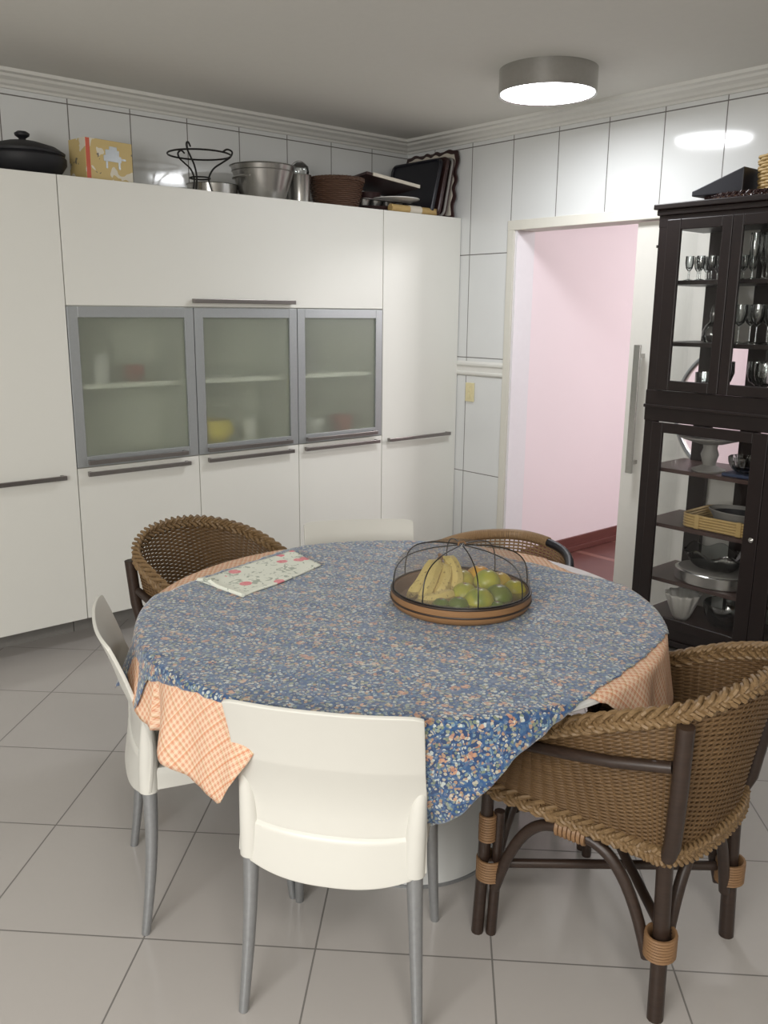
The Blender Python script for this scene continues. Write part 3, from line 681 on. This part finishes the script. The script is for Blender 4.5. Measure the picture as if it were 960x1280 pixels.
o = MB().grid(lambda u, v: ((.03 + .05 * v ** .7) * cos(2 * pi * u) * (1 + .08 * v * sin(22 * pi * u)), (.03 + .05 * v ** .7) * sin(2 * pi * u) * (1 + .08 * v * sin(22 * pi * u)), .13 * v), 110, 10, closed=True).build('ruffled_vase', M['white'], solid=.003); o.location = (-.27, -2.30, .125); tag(o, 'white ruffled vase at the left on the cabinet bottom', 'vase')
for i, z in enumerate((.331, .125)):
    o = MB().lathe(bowlprof(.10, .08), n=40).build('steel_bowl', M['chrome']); o.location = (-.22, -2.84, z); tag(o, 'round steel bowl behind the right door, ' + ('upper of the two' if i == 0 else 'lower of the two'), 'bowl')
o = MB().lathe(bowlprof(.09, .12), n=40).build('glass_bowl', M['ware']); o.location = (-.22, -2.84, .595); tag(o, 'clear glass bowl behind the right door, level with the bamboo tray', 'bowl')
# on top of the display cabinet
t = thing('rattan_placemat', 'brown round rattan tray lying on top of the display cabinet', 'tray', (-.20, -2.47, 2.024))
MB().lathe([(0, 0), (.165, 0), (.175, .012), (.165, .024), (0, .024)], n=48, sy=1.45).build('mat', M['bind'], t)
mb = MB(); braid(mb, [(x, y * 1.45, z) for x, y, z in circ(.170, .014, 150)], .009, .008, 34, True); mb.build('braided_edge', M['dkwood'], t)
t = thing('folded_case', 'black wedge-shaped case on the rattan tray', 'case', (-.22, -2.322, 2.050))
mb = MB(); mb.add([(-.13, .105, 0), (-.13, -.125, 0), (-.13, -.125, .10), (-.13, .105, .022), (.12, .105, 0), (.12, -.125, 0), (.12, -.125, .10), (.12, .105, .022)], [(0, 1, 2, 3), (7, 6, 5, 4), (0, 4, 5, 1), (1, 5, 6, 2), (2, 6, 7, 3), (3, 7, 4, 0)])
mb.build('case_body', M['blackc'], t, smooth=False, bevel=.004)
t = thing('straw_basket', 'pale straw basket at the right edge, standing on the rattan tray', 'basket', (-.24, -2.572, 2.050))
mb = MB(); woven(mb, .095, .105, .14, 11, 18, .004, .0068); mb.build('woven_side', M['straw'], t)
MB().lathe([(0, 0), (.09, 0), (.100, .137), (.097, .137), (.086, .006), (0, .006)]).build('liner', M['straw'], t)

# ================================================================ table
TX, TY, TR = -2.427, -2.671, .698
t = thing('dining_table', 'round white dining table under two tablecloths', 'table', (TX, TY, 0))
MB().lathe([(0, .728), (.66, .728), (.688, .736), (TR, .744), (TR, .752), (TR - .008, .759), (0, .759)], n=96).build('table_top', M['tabw'], t)
MB().lathe([(.248, .008), (.246, .02), (.232, .10), (.212, .30), (.19, .50), (.18, .728), (0, .728)], .09, .03, n=64).build('pedestal', M['tabw'], t)
MB().lathe([(.252, 0), (.252, .008), (.245, .010), (0, .010)], .09, .03, n=64).build('base_rim', M['legm'], t)

def interp(tab, ph):
    ph %= 360; tab = sorted(tab); tab = [(tab[-1][0] - 360, tab[-1][1])] + tab + [(tab[0][0] + 360, tab[0][1])]
    for (a, r), (b, s_) in zip(tab, tab[1:]):
        if a <= ph <= b: return r + (s_ - r) * (ph - a) / max(b - a, 1e-6)
def cloth(name, tab, mat, zt, R, e, nphi, nr, seed, label):
    rnd = random.Random(seed); ph0 = [rnd.uniform(0, 6.28) for _ in range(6)]
    vs = []; uvs = []
    for k in range(nphi):
        phd = 360 * k / nphi; ph = radians(phd); m = interp(tab, phd) + .0015 * sin(ph * 61 + ph0[0]) + .001 * sin(ph * 113)
        for j in range(nr + 1):
            rho = m * (j / nr) ** .75
            s_ = rho - (R - e); fx, fy = rho * cos(ph), rho * sin(ph)
            if s_ <= 0: r, z = rho, zt + .0014 * sin(fx * 21 + ph0[1]) * sin(fy * 17 + ph0[2]) * (1 - (rho / R) ** 8) + .0007 * sin(fx * 60 + fy * 34)
            elif s_ < e * pi / 2: a = s_ / e; r, z = R - e + e * sin(a), zt - e * (1 - cos(a))
            else:
                hng = s_ - e * pi / 2; r, z = R, zt - e - hng
                inn = max(0, min(1, min((phd - 198) / 10, (243 - phd) / 8)))
                r += hng * ((.10 + (.18 if 150 < phd < 176 else 0) + .10 * sin(ph * 19 + ph0[3]) + .05 * sin(ph * 33 + ph0[4])) * (1 - inn) - .33 * inn)
            vs.append((TX + r * cos(ph), TY + r * sin(ph), z)); uvs.append((fx, fy))
    n1 = nr + 1; fs = []
    for k in range(nphi):
        k2 = (k + 1) % nphi
        for j in range(nr): fs.append((k * n1 + j, k * n1 + j + 1, k2 * n1 + j + 1, k2 * n1 + j) if j else (k * n1, k * n1 + 1, k2 * n1 + 1))
    me = bpy.data.meshes.new(name); me.from_pydata(vs, [], fs); ul = me.uv_layers.new(name='UVMap')
    for lp in me.loops: ul.data[lp.index].uv = uvs[lp.vertex_index]
    for p_ in me.polygons: p_.use_smooth = True
    me.materials.append(mat); o = bpy.data.objects.new(name, me); COL.objects.link(o)
    md = o.modifiers.new('s', 'SOLIDIFY'); md.thickness = .0012; md.offset = 1
    return tag(o, label, 'tablecloth')
orange = [(0, .66), (5, .70), (15, .735), (25, .765), (40, .77), (60, .70), (75, .675), (83, .685), (88, .72), (94, .74), (105, .76), (120, .80), (135, .80), (150, .78), (163, .79), (172, .843), (178.7, .869), (184.4, .90), (190, .925), (195, .945), (200, .853), (206, .74), (212, .705), (235, .68), (250, .68), (262, .69), (267, .72), (270.2, .75), (276.6, .792), (283.5, .825), (290, .84), (297, .86), (305, .83), (320, .75), (335, .70), (345, .64), (352, .64)]
blue = [(2, .606), (11, .595), (20, .635), (30, .72), (45, .76), (65, .72), (78, .69), (83, .676), (89, .651), (96, .63), (103, .621), (112, .631), (121, .649), (130, .668), (138, .74), (147, .86), (156, .85), (163, .807), (170, .832), (171.5, .82), (173, .748), (180, .729), (190, .713), (200, .716), (211, .718), (219, .735), (226, .84), (232, .945), (234.5, .985), (239, .925), (246.5, .79), (254, .735), (259, .708), (268, .675), (280, .665), (292, .675), (303, .70), (315, .76), (328, .73), (341, .674), (352, .605)]
cloth('checked_tablecloth', orange, M['plaid'], .7610, TR + .004, .010, 540, 60, 3, 'peach checked tablecloth spread under the blue one, its corner hanging at the left')
cloth('floral_tablecloth', blue, M['blue'], .7645, TR + .008, .014, 540, 60, 5, 'blue floral tablecloth laid on top across the round table')

# tea towel
def towel():
    A, B, C_, D = Vector((-2.753, -2.14)), Vector((-2.729, -2.35)), Vector((-2.379, -2.241)), Vector((-2.348, -2.038))
    o_ = (A + B + C_ + D) / 4
    for lay, (zz, nm) in enumerate(((.7675, 0),)):
        pass
    def f(u, v, top):
        p_ = (A * (1 - u) + D * u) * (1 - v) + (B * (1 - u) + C_ * u) * v
        e_ = .004 * sin(u * 9) * (v - .5) + .0025 * sin(v * 14 + u * 5)
        return (p_.x - o_.x, p_.y - o_.y + e_, (.0055 + .0012 * sin(u * 14) * sin(v * 9)) if top else 0)
    mb = MB().grid(lambda u, v: f(u, v, True), 40, 24)
    o = mb.build('tea_towel', M['towel'], solid=.005, off=-1)
    o.location = (o_.x, o_.y, .7672)
    tag(o, 'folded white tea towel printed with pink roses on the blue cloth', 'towel')
    d = (B - A); mb = MB(); q = []
    for k in range(14):
        t_ = k / 13; pt = A * (1 - t_) + B * t_
        q.append((pt.x - o_.x - .002, pt.y - o_.y, .007 + .010 * sin(pi * min(1, t_ * 2.2)) ** 2))
    mb.tube(q, .006, 8); mb.build('rolled_hem', M['towel'], o)
towel()

# fruit basket with mesh dome
BX, BY = -2.298, -2.774
BZ = .7672
t = thing('fruit_basket', 'round flat bamboo basket with a mesh dome cover on the table', 'basket', (BX, BY, BZ)); FB = t
MB().lathe([(0, 0), (.172, 0), (.186, .008), (.192, .020), (.192, .046), (.188, .048), (.180, .044), (.172, .012), (0, .010)], n=72).build('tray', M['bamboo'], t)
mb = MB(); mb.tube(circ(.1925, .026, 72), .0028, 6, closed=True); mb.tube(circ(.190, .047, 72), .0035, 6, closed=True); mb.build('rim_hoop', M['pole'], t)
DH = .155
def dome(u):  # profile 0 bottom..1 top
    return [(.187, .046), (.186, .080), (.176, .118), (.145, .146), (.09, .162), (.03, .168), (0, .169)]
prof = [tuple(x) for x in smoothpts([(r, z, 0) for r, z in dome(0)], 4)]
cv = bpy.data.objects.new('dome_cover', None); COL.objects.link(cv); cv.parent = t
MB().lathe([(max(r, .0), z) for r, z, _ in prof], n=64).build('mesh_net', M['net'], cv)
for k in range(8):
    a = 2 * pi * k / 8 + .22
    MB().tube([((r + .001) * cos(a), (r + .001) * sin(a), z) for r, z, _ in prof[:-1]], .0018, 5).build('wire_rib', M['black'], cv)
MB().tube(circ(.186, .051, 64), .0025, 6, closed=True).build('base_wire', M['black'], cv)
MB().tube([(-.014, 0, .169), (-.010, .004, .176), (.010, .004, .176), (.014, 0, .169)], .003, 6).build('lifting_loop', M['bind'], cv)
# fruit: placed in camera-facing frame (u right, w away)
ur = Vector((sin(yaw), -cos(yaw))); uw = Vector((cos(yaw), sin(yaw)))
def fp(u, w, z): return (BX + ur.x * u + uw.x * w, BY + ur.y * u + uw.y * w, BZ + .010 + z)
def citrus(name, cols, u, w, z, r, label, cat):
    m_ = NT(name + '_skin'); tc = m_.n('TexCoord'); f_ = m_.noise(tc.outputs['Object'], 14, 2, .3)
    rp = m_.n('MapRange'); rp.inputs[1].default_value = .38; rp.inputs[2].default_value = .62; m_.l(f_, rp.inputs[0])
    m_.set(Base_Color=m_.mix(rp.outputs[0], cols[0], cols[1]), Roughness=.32); m_.bump(m_.noise(tc.outputs['Object'], 350, 1), .25, .0008)
    rt = thing(name, label, cat, fp(u, w, z), random.uniform(0, 6), 'oranges in the fruit basket')
    pr = [(0, -.90 * r)] + [(r * sin(a) * (1 + .03 * sin(2 * a)), -r * .92 * cos(a)) for a in [pi * k / 16 for k in range(1, 16)]] + [(0, .88 * r)]
    MB().lathe([(p_[0], p_[1] + .92 * r) for p_ in pr], n=32).build('fruit_body', m_.m, rt)
    MB().lathe([(.004, 1.79 * r), (.005, 1.83 * r), (0, 1.85 * r)], n=8).build('stem_button', M['bind'], rt)
G, Y_, O = (.09, .17, .012), (.60, .50, .04), (.85, .38, .02)
citrus('orange', (G, (.10, .16, .02)), -.018, -.135, 0, .030, 'small dark green orange at the front, second from the left', 'orange')
citrus('orange', ((.42, .42, .03), (.14, .24, .02)), .038, -.115, 0, .040, 'large yellow-green orange at the front middle of the fruit', 'orange')
citrus('orange', (G, (.16, .20, .02)), .093, -.080, 0, .039, 'plain green orange right of the front middle one', 'orange')
citrus('orange', ((.12, .19, .03), (.06, .12, .02)), .083, -.135, 0, .024, 'small green orange at the front right of the basket', 'orange')
citrus('orange', ((.50, .46, .04), (.28, .34, .03)), .005, -.055, 0, .037, 'yellow-green orange just right of the banana tips', 'orange')
citrus('orange', (Y_, (.44, .42, .06)), .000, .025, 0, .044, 'pale yellow orange behind the banana tips', 'orange')
citrus('orange', (O, (.60, .38, .03)), .055, .055, .010, .040, 'bright orange fruit at the back of the basket', 'orange')
citrus('orange', (Y_, (.62, .36, .03)), .110, .040, 0, .038, 'yellow-orange fruit at the back right', 'orange')
citrus('orange', ((.46, .46, .04), (.28, .36, .03)), .070, -.010, .024, .037, 'light green orange raised in the middle of the pile', 'orange')
citrus('orange', (Y_, (.24, .28, .02)), .145, -.010, 0, .034, 'yellow-green orange against the right rim of the basket', 'orange')
citrus('orange', (G, (.07, .12, .02)), -.062, -.125, 0, .026, 'darkest green orange at the front left, under the bananas', 'orange')
# bananas
def ban_mat():
    m_ = NT('ripe_banana_peel'); tc = m_.n('TexCoord'); a = m_.noise(tc.outputs['Object'], 30, 3); b = m_.noise(tc.outputs['Object'], 120, 2)
    base = m_.mix(a, (.60, .46, .13), (.72, .60, .22)); base = m_.mix(m_.math('MULTIPLY', m_.math('GREATER_THAN', b, .64), .55), base, (.14, .09, .03))
    m_.set(Base_Color=base, Roughness=.5); return m_.m
BM = ban_mat()
def banana(pts, label):
    w = [Vector(fp(*p_)) for p_ in pts]; o_ = w[0]; q = smoothpts([p_ - o_ for p_ in w], 6); n = len(q)
    rr = []
    for i in range(n):
        s_ = i / (n - 1); rr.append(.0045 if s_ < .06 else (.0045 + .0125 * min(1, (s_ - .06) / .16) if s_ < .75 else max(.004, .017 * (1 - ((s_ - .75) / .25) ** 2 * .8))))
    rr = [x_ * 1.12 for x_ in rr]; t_ = thing('banana', label, 'banana', tuple(o_), 0, 'bananas in the fruit basket')
    MB().tube(q, rr, 7).build('peel', BM, t_)
    MB().tube([q[-1], q[-1] + (q[-1] - q[-2]).normalized() * .006], .004, 6).build('dark_tip', M['pole'], t_)
    MB().tube([q[0] - (q[1] - q[0]).normalized() * .012, q[0] + (q[1] - q[0]) * .5], .0055, 6).build('stem', M['bind'], t_)
banana([(-.060, .045, .105), (-.085, .02, .085), (-.115, -.015, .045), (-.150, -.035, .012)], 'leftmost banana of the bunch, curving down to the rim')
banana([(-.055, .035, .105), (-.072, -.005, .088), (-.092, -.045, .050), (-.118, -.070, .014)], 'second banana from the left, lying close to the leftmost one')
banana([(-.050, .050, .112), (-.022, .020, .098), (-.012, -.010, .060), (-.030, -.030, .030)], 'upright banana at the right of the bunch, arching highest')
banana([(-.052, .030, .100), (-.040, .000, .080), (-.052, -.035, .050), (-.075, -.055, .024)], 'short banana in the middle of the bunch')
banana([(-.012, -.045, .034), (-.045, -.075, .036), (-.085, -.090, .030), (-.128, -.088, .026)], 'banana lying crosswise, upper of the two at the front')
banana([(-.020, -.070, .016), (-.055, -.098, .014), (-.090, -.105, .012), (-.122, -.098, .012)], 'banana lying crosswise, lower of the two at the front')

# ================================================================ white chairs (front = +y local)
def white_chair(label):
    t = thing('white_chair', label, 'chair', group='white plastic chairs around the table')
    HW = .200
    def wid(z): return .206 - .003 * sin(pi * min(1, (z - .39) / .40))
    def back(z):  # y by height
        s_ = (z - .395) / .395
        return -.205 + .012 * sin(pi * min(1, s_ * 1.6)) - .070 * max(0, (s_ - .30) / .70) ** 1.7
    def fn(u, v):
        a = (u - .5) * 2; z0 = .395 - (.035 * (1 - abs(a) ** 2.5) if v < .5 else 0) * (1 - v * 2 if v < .5 else 0)
        z = z0 + (.790 - z0) * v
        z -= .008 * (abs(a) ** 14) * (v ** 20)
        w = wid(z); x = a * w
        y = back(z) + .031 * (abs(a) ** 2.4) * (1 - .25 * v) - .004
        q = max(0, min(1, (.475 - .012 * (1 - a * a) - z) / .006 + .5)) * max(0, min(1, (.87 - abs(a)) / .02)); y -= .006 * q
        return (x, y, z)
    MB().grid(fn, 61, 110).build('backrest', M['plastic'], t, solid=.009, off=-1, bevel=.0025)
    # corner sleeves that take the rear legs
    for s_ in (-1, 1):
        pts = []; rr = []
        for k in range(14):
            z = .390 + .017 * k; f_ = k / 13
            r_ = .0215 * sqrt(max(0, 1 - f_ ** 1.8)) + .003; pts.append((s_ * (.2058 - r_), -.183 + .004 * f_, z)); rr.append(r_)
        MB().tube(pts, rr, 16).build('corner_sleeve', M['plastic'], t)
    # seat: rounded slab, dished
    def outline(hx0, hx1, y0, y1, r, n=6):
        P = []
        for (x, y, a) in ((hx1 - r, y1 - r, 0), (-hx1 + r, y1 - r, pi / 2), (-hx0 + r * .5, y0 + r * .5, pi), (hx0 - r * .5, y0 + r * .5, 1.5 * pi)):
            rr_ = r if y > 0 else r * .5
            for k in range(n + 1): P.append((x + rr_ * cos(a + pi / 2 * k / n), y + rr_ * sin(a + pi / 2 * k / n)))
        return P
    O = outline(.196, .188, -.19, .195, .05); n = len(O)
    mb = MB(); rings = []
    for (s_, z) in ((0.0, .444), (.35, .444), (.7, .446), (.9, .450), (.98, .451), (1.0, .446)):
        rings.append([(x * s_, y * s_ + (0 if s_ else 0), z) for x, y in O])
    for (z, q) in ((.425, 1.0), (.395, 1.0)):
        rings.append([(x * q, y * q, z + (.022 * (1 - min(1, abs(x) / .19) ** 3) if (z < .4 and abs(y) > .1) else (.022 * (1 - min(1, abs(y) / .19) ** 3) if z < .4 else 0))) for x, y in O])
    rings.append([(x * .96, y * .96, rings[-1][i][2]) for i, (x, y) in enumerate(O)])
    rings.append([(x * .95, y * .95, .438) for x, y in O]); rings.append([(0, 0, .438)] * n)
    vs = [v for r_ in rings for v in r_]
    mb.add(vs, [(i * n + k, i * n + (k + 1) % n, (i + 1) * n + (k + 1) % n, (i + 1) * n + k) for i in range(len(rings) - 1) for k in range(n)])
    mb.build('seat', M['plastic'], t, weld=True)
    def leg(x0, y0, x1, y1, bow):
        pts = []; rr = []
        for k in range(13):
            f_ = k / 12; z = .425 * (1 - f_)
            b = sin(pi * f_) * bow
            pts.append((x0 + (x1 - x0) * f_ ** 1.4, y0 + (y1 - y0) * f_ ** 1.6 + b, z)); rr.append(.0185 - .0075 * f_)
        MB().tube(pts, rr, 14).build('leg', M['legm'], t)
    for s_ in (-1, 1):
        leg(s_ * .182, -.183, s_ * .200, -.212, .006); leg(s_ * .170, .150, s_ * .184, .178, 0)
    return t
def pose(o, rear_left, facing_deg):
    # rear_left: floor point of the rear-left foot as seen from behind (x local -.2)
    a = radians(facing_deg - 90); ox, oy = -.200, -.212
    o.location = (rear_left[0] - (ox * cos(a) - oy * sin(a)), rear_left[1] - (ox * sin(a) + oy * cos(a)), 0); o.rotation_euler = (0, 0, a)
WC = white_chair('ivory plastic chair nearest the camera, its back toward the viewer'); pose(WC, (-3.092, -2.893), 38)
c2_ = dup(WC, label='ivory plastic chair on the left, seen from its side'); 
a = radians(-21 - 90)   # rear-right foot known
c2_.location = (-3.148 - (.200 * cos(a) + .212 * sin(a)), -2.517 - (.200 * sin(a) - .212 * cos(a)), 0); c2_.rotation_euler = (0, 0, a)
c3 = dup(WC, label='ivory plastic chair behind the table, only the top of its back showing')
a = radians(238 - 90); c3.rotation_euler = (0, 0, a); oy = -.262; c3.location = (-1.950 + oy * sin(a), -1.905 - oy * cos(a), 0)

# ================================================================ wicker tub chairs (front = +y local)
def wicker_chair(label):
    t = thing('wicker_armchair', label, 'armchair', group='wicker armchairs around the table')
    # plan at seat height: front-left, rear-left, rear-right, front-right
    base = [(-.238, .215), (-.215, .0), (-.200, -.15), (-.188, -.218), (-.11, -.250), (0, -.258), (.11, -.250), (.188, -.218), (.200, -.15), (.215, .0), (.238, .215)]
    rimp = [(-.255, .150, .585), (-.272, .02, .655), (-.272, -.12, .720), (-.235, -.24, .765), (-.13, -.315, .800), (0, -.335, .812), (.13, -.315, .800), (.235, -.24, .765), (.272, -.12, .720), (.272, .02, .655), (.255, .150, .585)]
    NB = 22
    B_ = smoothpts([(x, y, .415) for x, y in base], NB); R_ = smoothpts(rimp, NB); m = len(B_)
    # arc-length stakes
    def S_(i, v):
        b, r = B_[i], R_[i]; w = v ** 1.15
        return Vector((b.x + (r.x - b.x) * w, b.y + (r.y - b.y) * w, b.z + (r.z - b.z) * v))
    mb = MB(); rows = 62; stk = 64
    for k in range(rows):
        v = (k + .5) / rows; pts = []
        for i in range(m):
            p_ = S_(i, v); q = S_(min(i + 1, m - 1), v) - S_(max(i - 1, 0), v); nn = Vector((q.y, -q.x, 0)).normalized()
            pts.append(p_ + nn * (.0026 * sin(pi * stk * i / (m - 1) + pi * (k % 2))))
        mb.tube(pts, .0037, 5, up=(0, 0, 1), sq=.62)
    mb.build('woven_shell', M['wick'], t)
    mb = MB()
    for k in range(stk + 1):
        i = int(round((m - 1) * k / stk)); mb.tube([S_(i, v / 6) for v in range(7)], .0026, 5)
    mb.build('stakes', M['wick'], t)
    mb = MB(); braid(mb, R_, .0135, .0098, 17); mb.build('rim_braid', M['rim'], t)
    # arm fronts: braid running down from the rim end to the seat
    for s_ in (-1, 1):
        e = [(s_ * .255, .150, .585), (s_ * .256, .190, .55), (s_ * .246, .215, .50), (s_ * .240, .222, .44), (s_ * .238, .215, .41)]
        mb = MB(); braid(mb, smoothpts(e, 10), .009, .0085, 4); mb.build('arm_front_braid', M['wick'], t)
    full = B_ + [Vector(p_) for p_ in smoothpts([(.238, .215, .415), (.12, .255, .415), (-.12, .255, .415), (-.238, .215, .415)], 20)[1:-1]]
    mb = MB(); braid(mb, [(p_.x * 1.03, p_.y * 1.03, p_.z - .004) for p_ in full], .0125, .0098, 27, True); mb.build('seat_braid', M['rim'], t)
    # woven seat
    mb = MB(); n = len(full)
    mb.add([(p_.x * .98, p_.y * .98, .418) for p_ in full] + [(p_.x * .98, p_.y * .98, .402) for p_ in full], [tuple(range(n)), tuple(range(2 * n - 1, n - 1, -1))] + [(i, (i + 1) % n, n + (i + 1) % n, n + i) for i in range(n)])
    for k in range(40):
        y = -.235 + k * .0117; hw = .16 + .078 * min(1, (y + .25) / .35) if y > -.2 else .12
        mb.tube([(-hw + 2 * hw * i / 48, y, .421 + .002 * sin(pi * i / 2 + pi * (k % 2))) for i in range(49)], .005, 4)
    mb.build('seat', M['wick'], t, smooth=False)
    # frame poles
    FL, BL, BR, FR = (-.240, .222), (-.185, -.222), (.185, -.222), (.240, .222)
    def wrap(par, cx, cy, rx, ry, z0, z1, tr=.0042):
        mb = MB(); k = 0; z = z0
        while z <= z1:
            mb.tube([(cx + rx * cos(a), cy + ry * sin(a), z) for a in [2 * pi * q / 18 for q in range(18)]], tr, 5, closed=True); z += tr * 1.7
        mb.build('binding', M['bind'], par)
    for s_, (x, y) in ((-1, FL), (1, FR)):
        lg = MB().tube([(x, y, .43), (x + s_ * .004, y + .006, .2), (x + s_ * .010, y + .012, 0)], .0155, 10).build('leg', M['pole'], t)
        MB().tube([(x - s_ * .022, y - .020, .345), (x - s_ * .018, y - .020, .2), (x - s_ * .010, y - .016, 0)], .0135, 10).build('inner_pole', M['pole'], lg)
        wrap(lg, x - s_ * .009, y - .007, .034, .032, .165, .215); wrap(lg, x, y, .0185, .0185, .27, .335)
    for s_, (x, y) in ((-1, BL), (1, BR)):
        lg = MB().tube([(x + s_ * .060, y - .038, .748), (x + s_ * .049, y - .032, .60), (x + s_ * .022, y - .016, .45), (x + s_ * .0, y + .006, .39), (x, y, .2), (x + s_ * .006, y - .006, 0)], .0185, 12).build('leg', M['pole'], t)
        wrap(lg, x, y, .036, .032, .165, .215)
    # arches between legs
    def arch(p, q, zt, nm='arch'):
        (x0, y0), (x1, y1) = p, q; pts = []
        for k in range(17):
            f_ = k / 16; e = .06 + .88 * f_; z = .14 + (zt - .14) * (1 - abs(2 * f_ - 1) ** 3.0)
            pts.append((x0 + (x1 - x0) * e, y0 + (y1 - y0) * e, z))
        MB().tube(smoothpts(pts, 2), .0140, 10).build(nm, M['pole'], t)
        mx, my = (x0 + x1) / 2, (y0 + y1) / 2; d = Vector((x1 - x0, y1 - y0, 0)).normalized()
        mb = MB()
        for k in range(7): c0 = Vector((mx, my, zt + .002)) + d * (k - 3) * .011; nn = Vector((-d.y, d.x, 0)); mb.tube([c0 + nn * (.0185 * cos(a)) + Vector((0, 0, .0185 * sin(a))) for a in [2 * pi * q / 12 for q in range(12)]], .0062, 5, closed=True)
        mb.build('arch_binding', M['bind'], t)
    arch(FL, BL, .378); arch(BL, BR, .372); arch(BR, FR, .378); arch(FL, FR, .375)
    # crossed stretchers
    for (p, q, z) in ((FL, BR, .200), (FR, BL, .225)):
        MB().tube([(p[0], p[1], z), (q[0], q[1], z)], .012, 10).build('stretcher', M['pole'], t)
    # outer side rails just under the rim
    for s_ in (-1, 1):
        MB().tube([(s_ * .262, .16, .566), (s_ * .279, .0, .604), (s_ * .270, -.12, .625), (s_ * .238, -.236, .645)], .0130, 10).build('side_rail', M['pole'], t)
        MB().tube([(s_ * .245, .222, .43), (s_ * .262, .17, .575)], .012, 10).build('arm_post', M['pole'], t)
    return t
W1 = wicker_chair('brown wicker armchair at the lower right with bamboo legs in full view')
def wpose(o, c, fd): o.location = (c[0], c[1], 0); o.rotation_euler = (0, 0, radians(fd - 90))
wpose(W1, (-2.225, -3.268), 95)
W2 = dup(W1, label='wicker armchair at the back left, its curved back against the white cabinets'); wpose(W2, (-2.480, -1.925), -75)

# ================================================================ rattan chair with black arm (back right)
t = thing('rattan_armchair', 'low rattan chair with a black hoop arm, behind the table by the doorway', 'armchair', (-1.86, -2.48, 0), radians(196 - 90))
hoop = smoothpts([(-.262, .20, .44), (-.272, .17, .60), (-.270, .06, .70), (-.245, -.10, .738), (-.16, -.225, .762), (0, -.275, .775), (.16, -.225, .762), (.245, -.10, .738), (.270, .06, .70), (.272, .17, .60), (.262, .20, .44)], 10)
n = len(hoop)
MB().tube(hoop, .0145, 12).build('arm_hoop', M['blackc'], t)
mb = MB(); c_ = hoop[44:74]
for i in range(len(c_) - 1):
    for k in range(3):
        p_ = c_[i].lerp(c_[i + 1], k / 3); q = (c_[i + 1] - c_[i]).normalized(); u_ = Vector((0, 0, 1)); u_ = (u_ - q * u_.dot(q)).normalized(); v_ = q.cross(u_)
        mb.tube([p_ + u_ * (.0165 * cos(a)) + v_ * (.0165 * sin(a)) for a in [2 * pi * s_ / 10 for s_ in range(10)]], .0032, 4, closed=True)
mb.build('cane_wrap', M['tan'], t)
mb = MB()
low = [Vector((p_.x * .86, p_.y * .86, .46)) for p_ in hoop]
for r_ in range(28):
    v = (r_ + .5) / 28
    mb.tube([low[i].lerp(hoop[i], v) + Vector((0, 0, .0)) for i in range(22, 80)], .0036, 4)
for i in range(22, 80, 1): mb.tube([low[i], hoop[i]], .0028, 4)
mb.build('cane_panel', M['tan'], t)
MB().prism(rrect(.235, .225, .08), .43, .455).build('seat', M['tan'], t, bevel=.006)
for sx in (-1, 1):
    for sy in (-1, 1):
        MB().tube([(sx * .215, sy * .19, .455), (sx * .225, sy * .205, 0)], .014, 10).build('leg', M['pole'], t)
MB().tube([(p_[0], p_[1], .20) for p_ in [(.218, .195), (-.218, .195), (-.218, -.195), (.218, -.195)]], .009, 8, closed=True).build('stretcher', M['pole'], t)
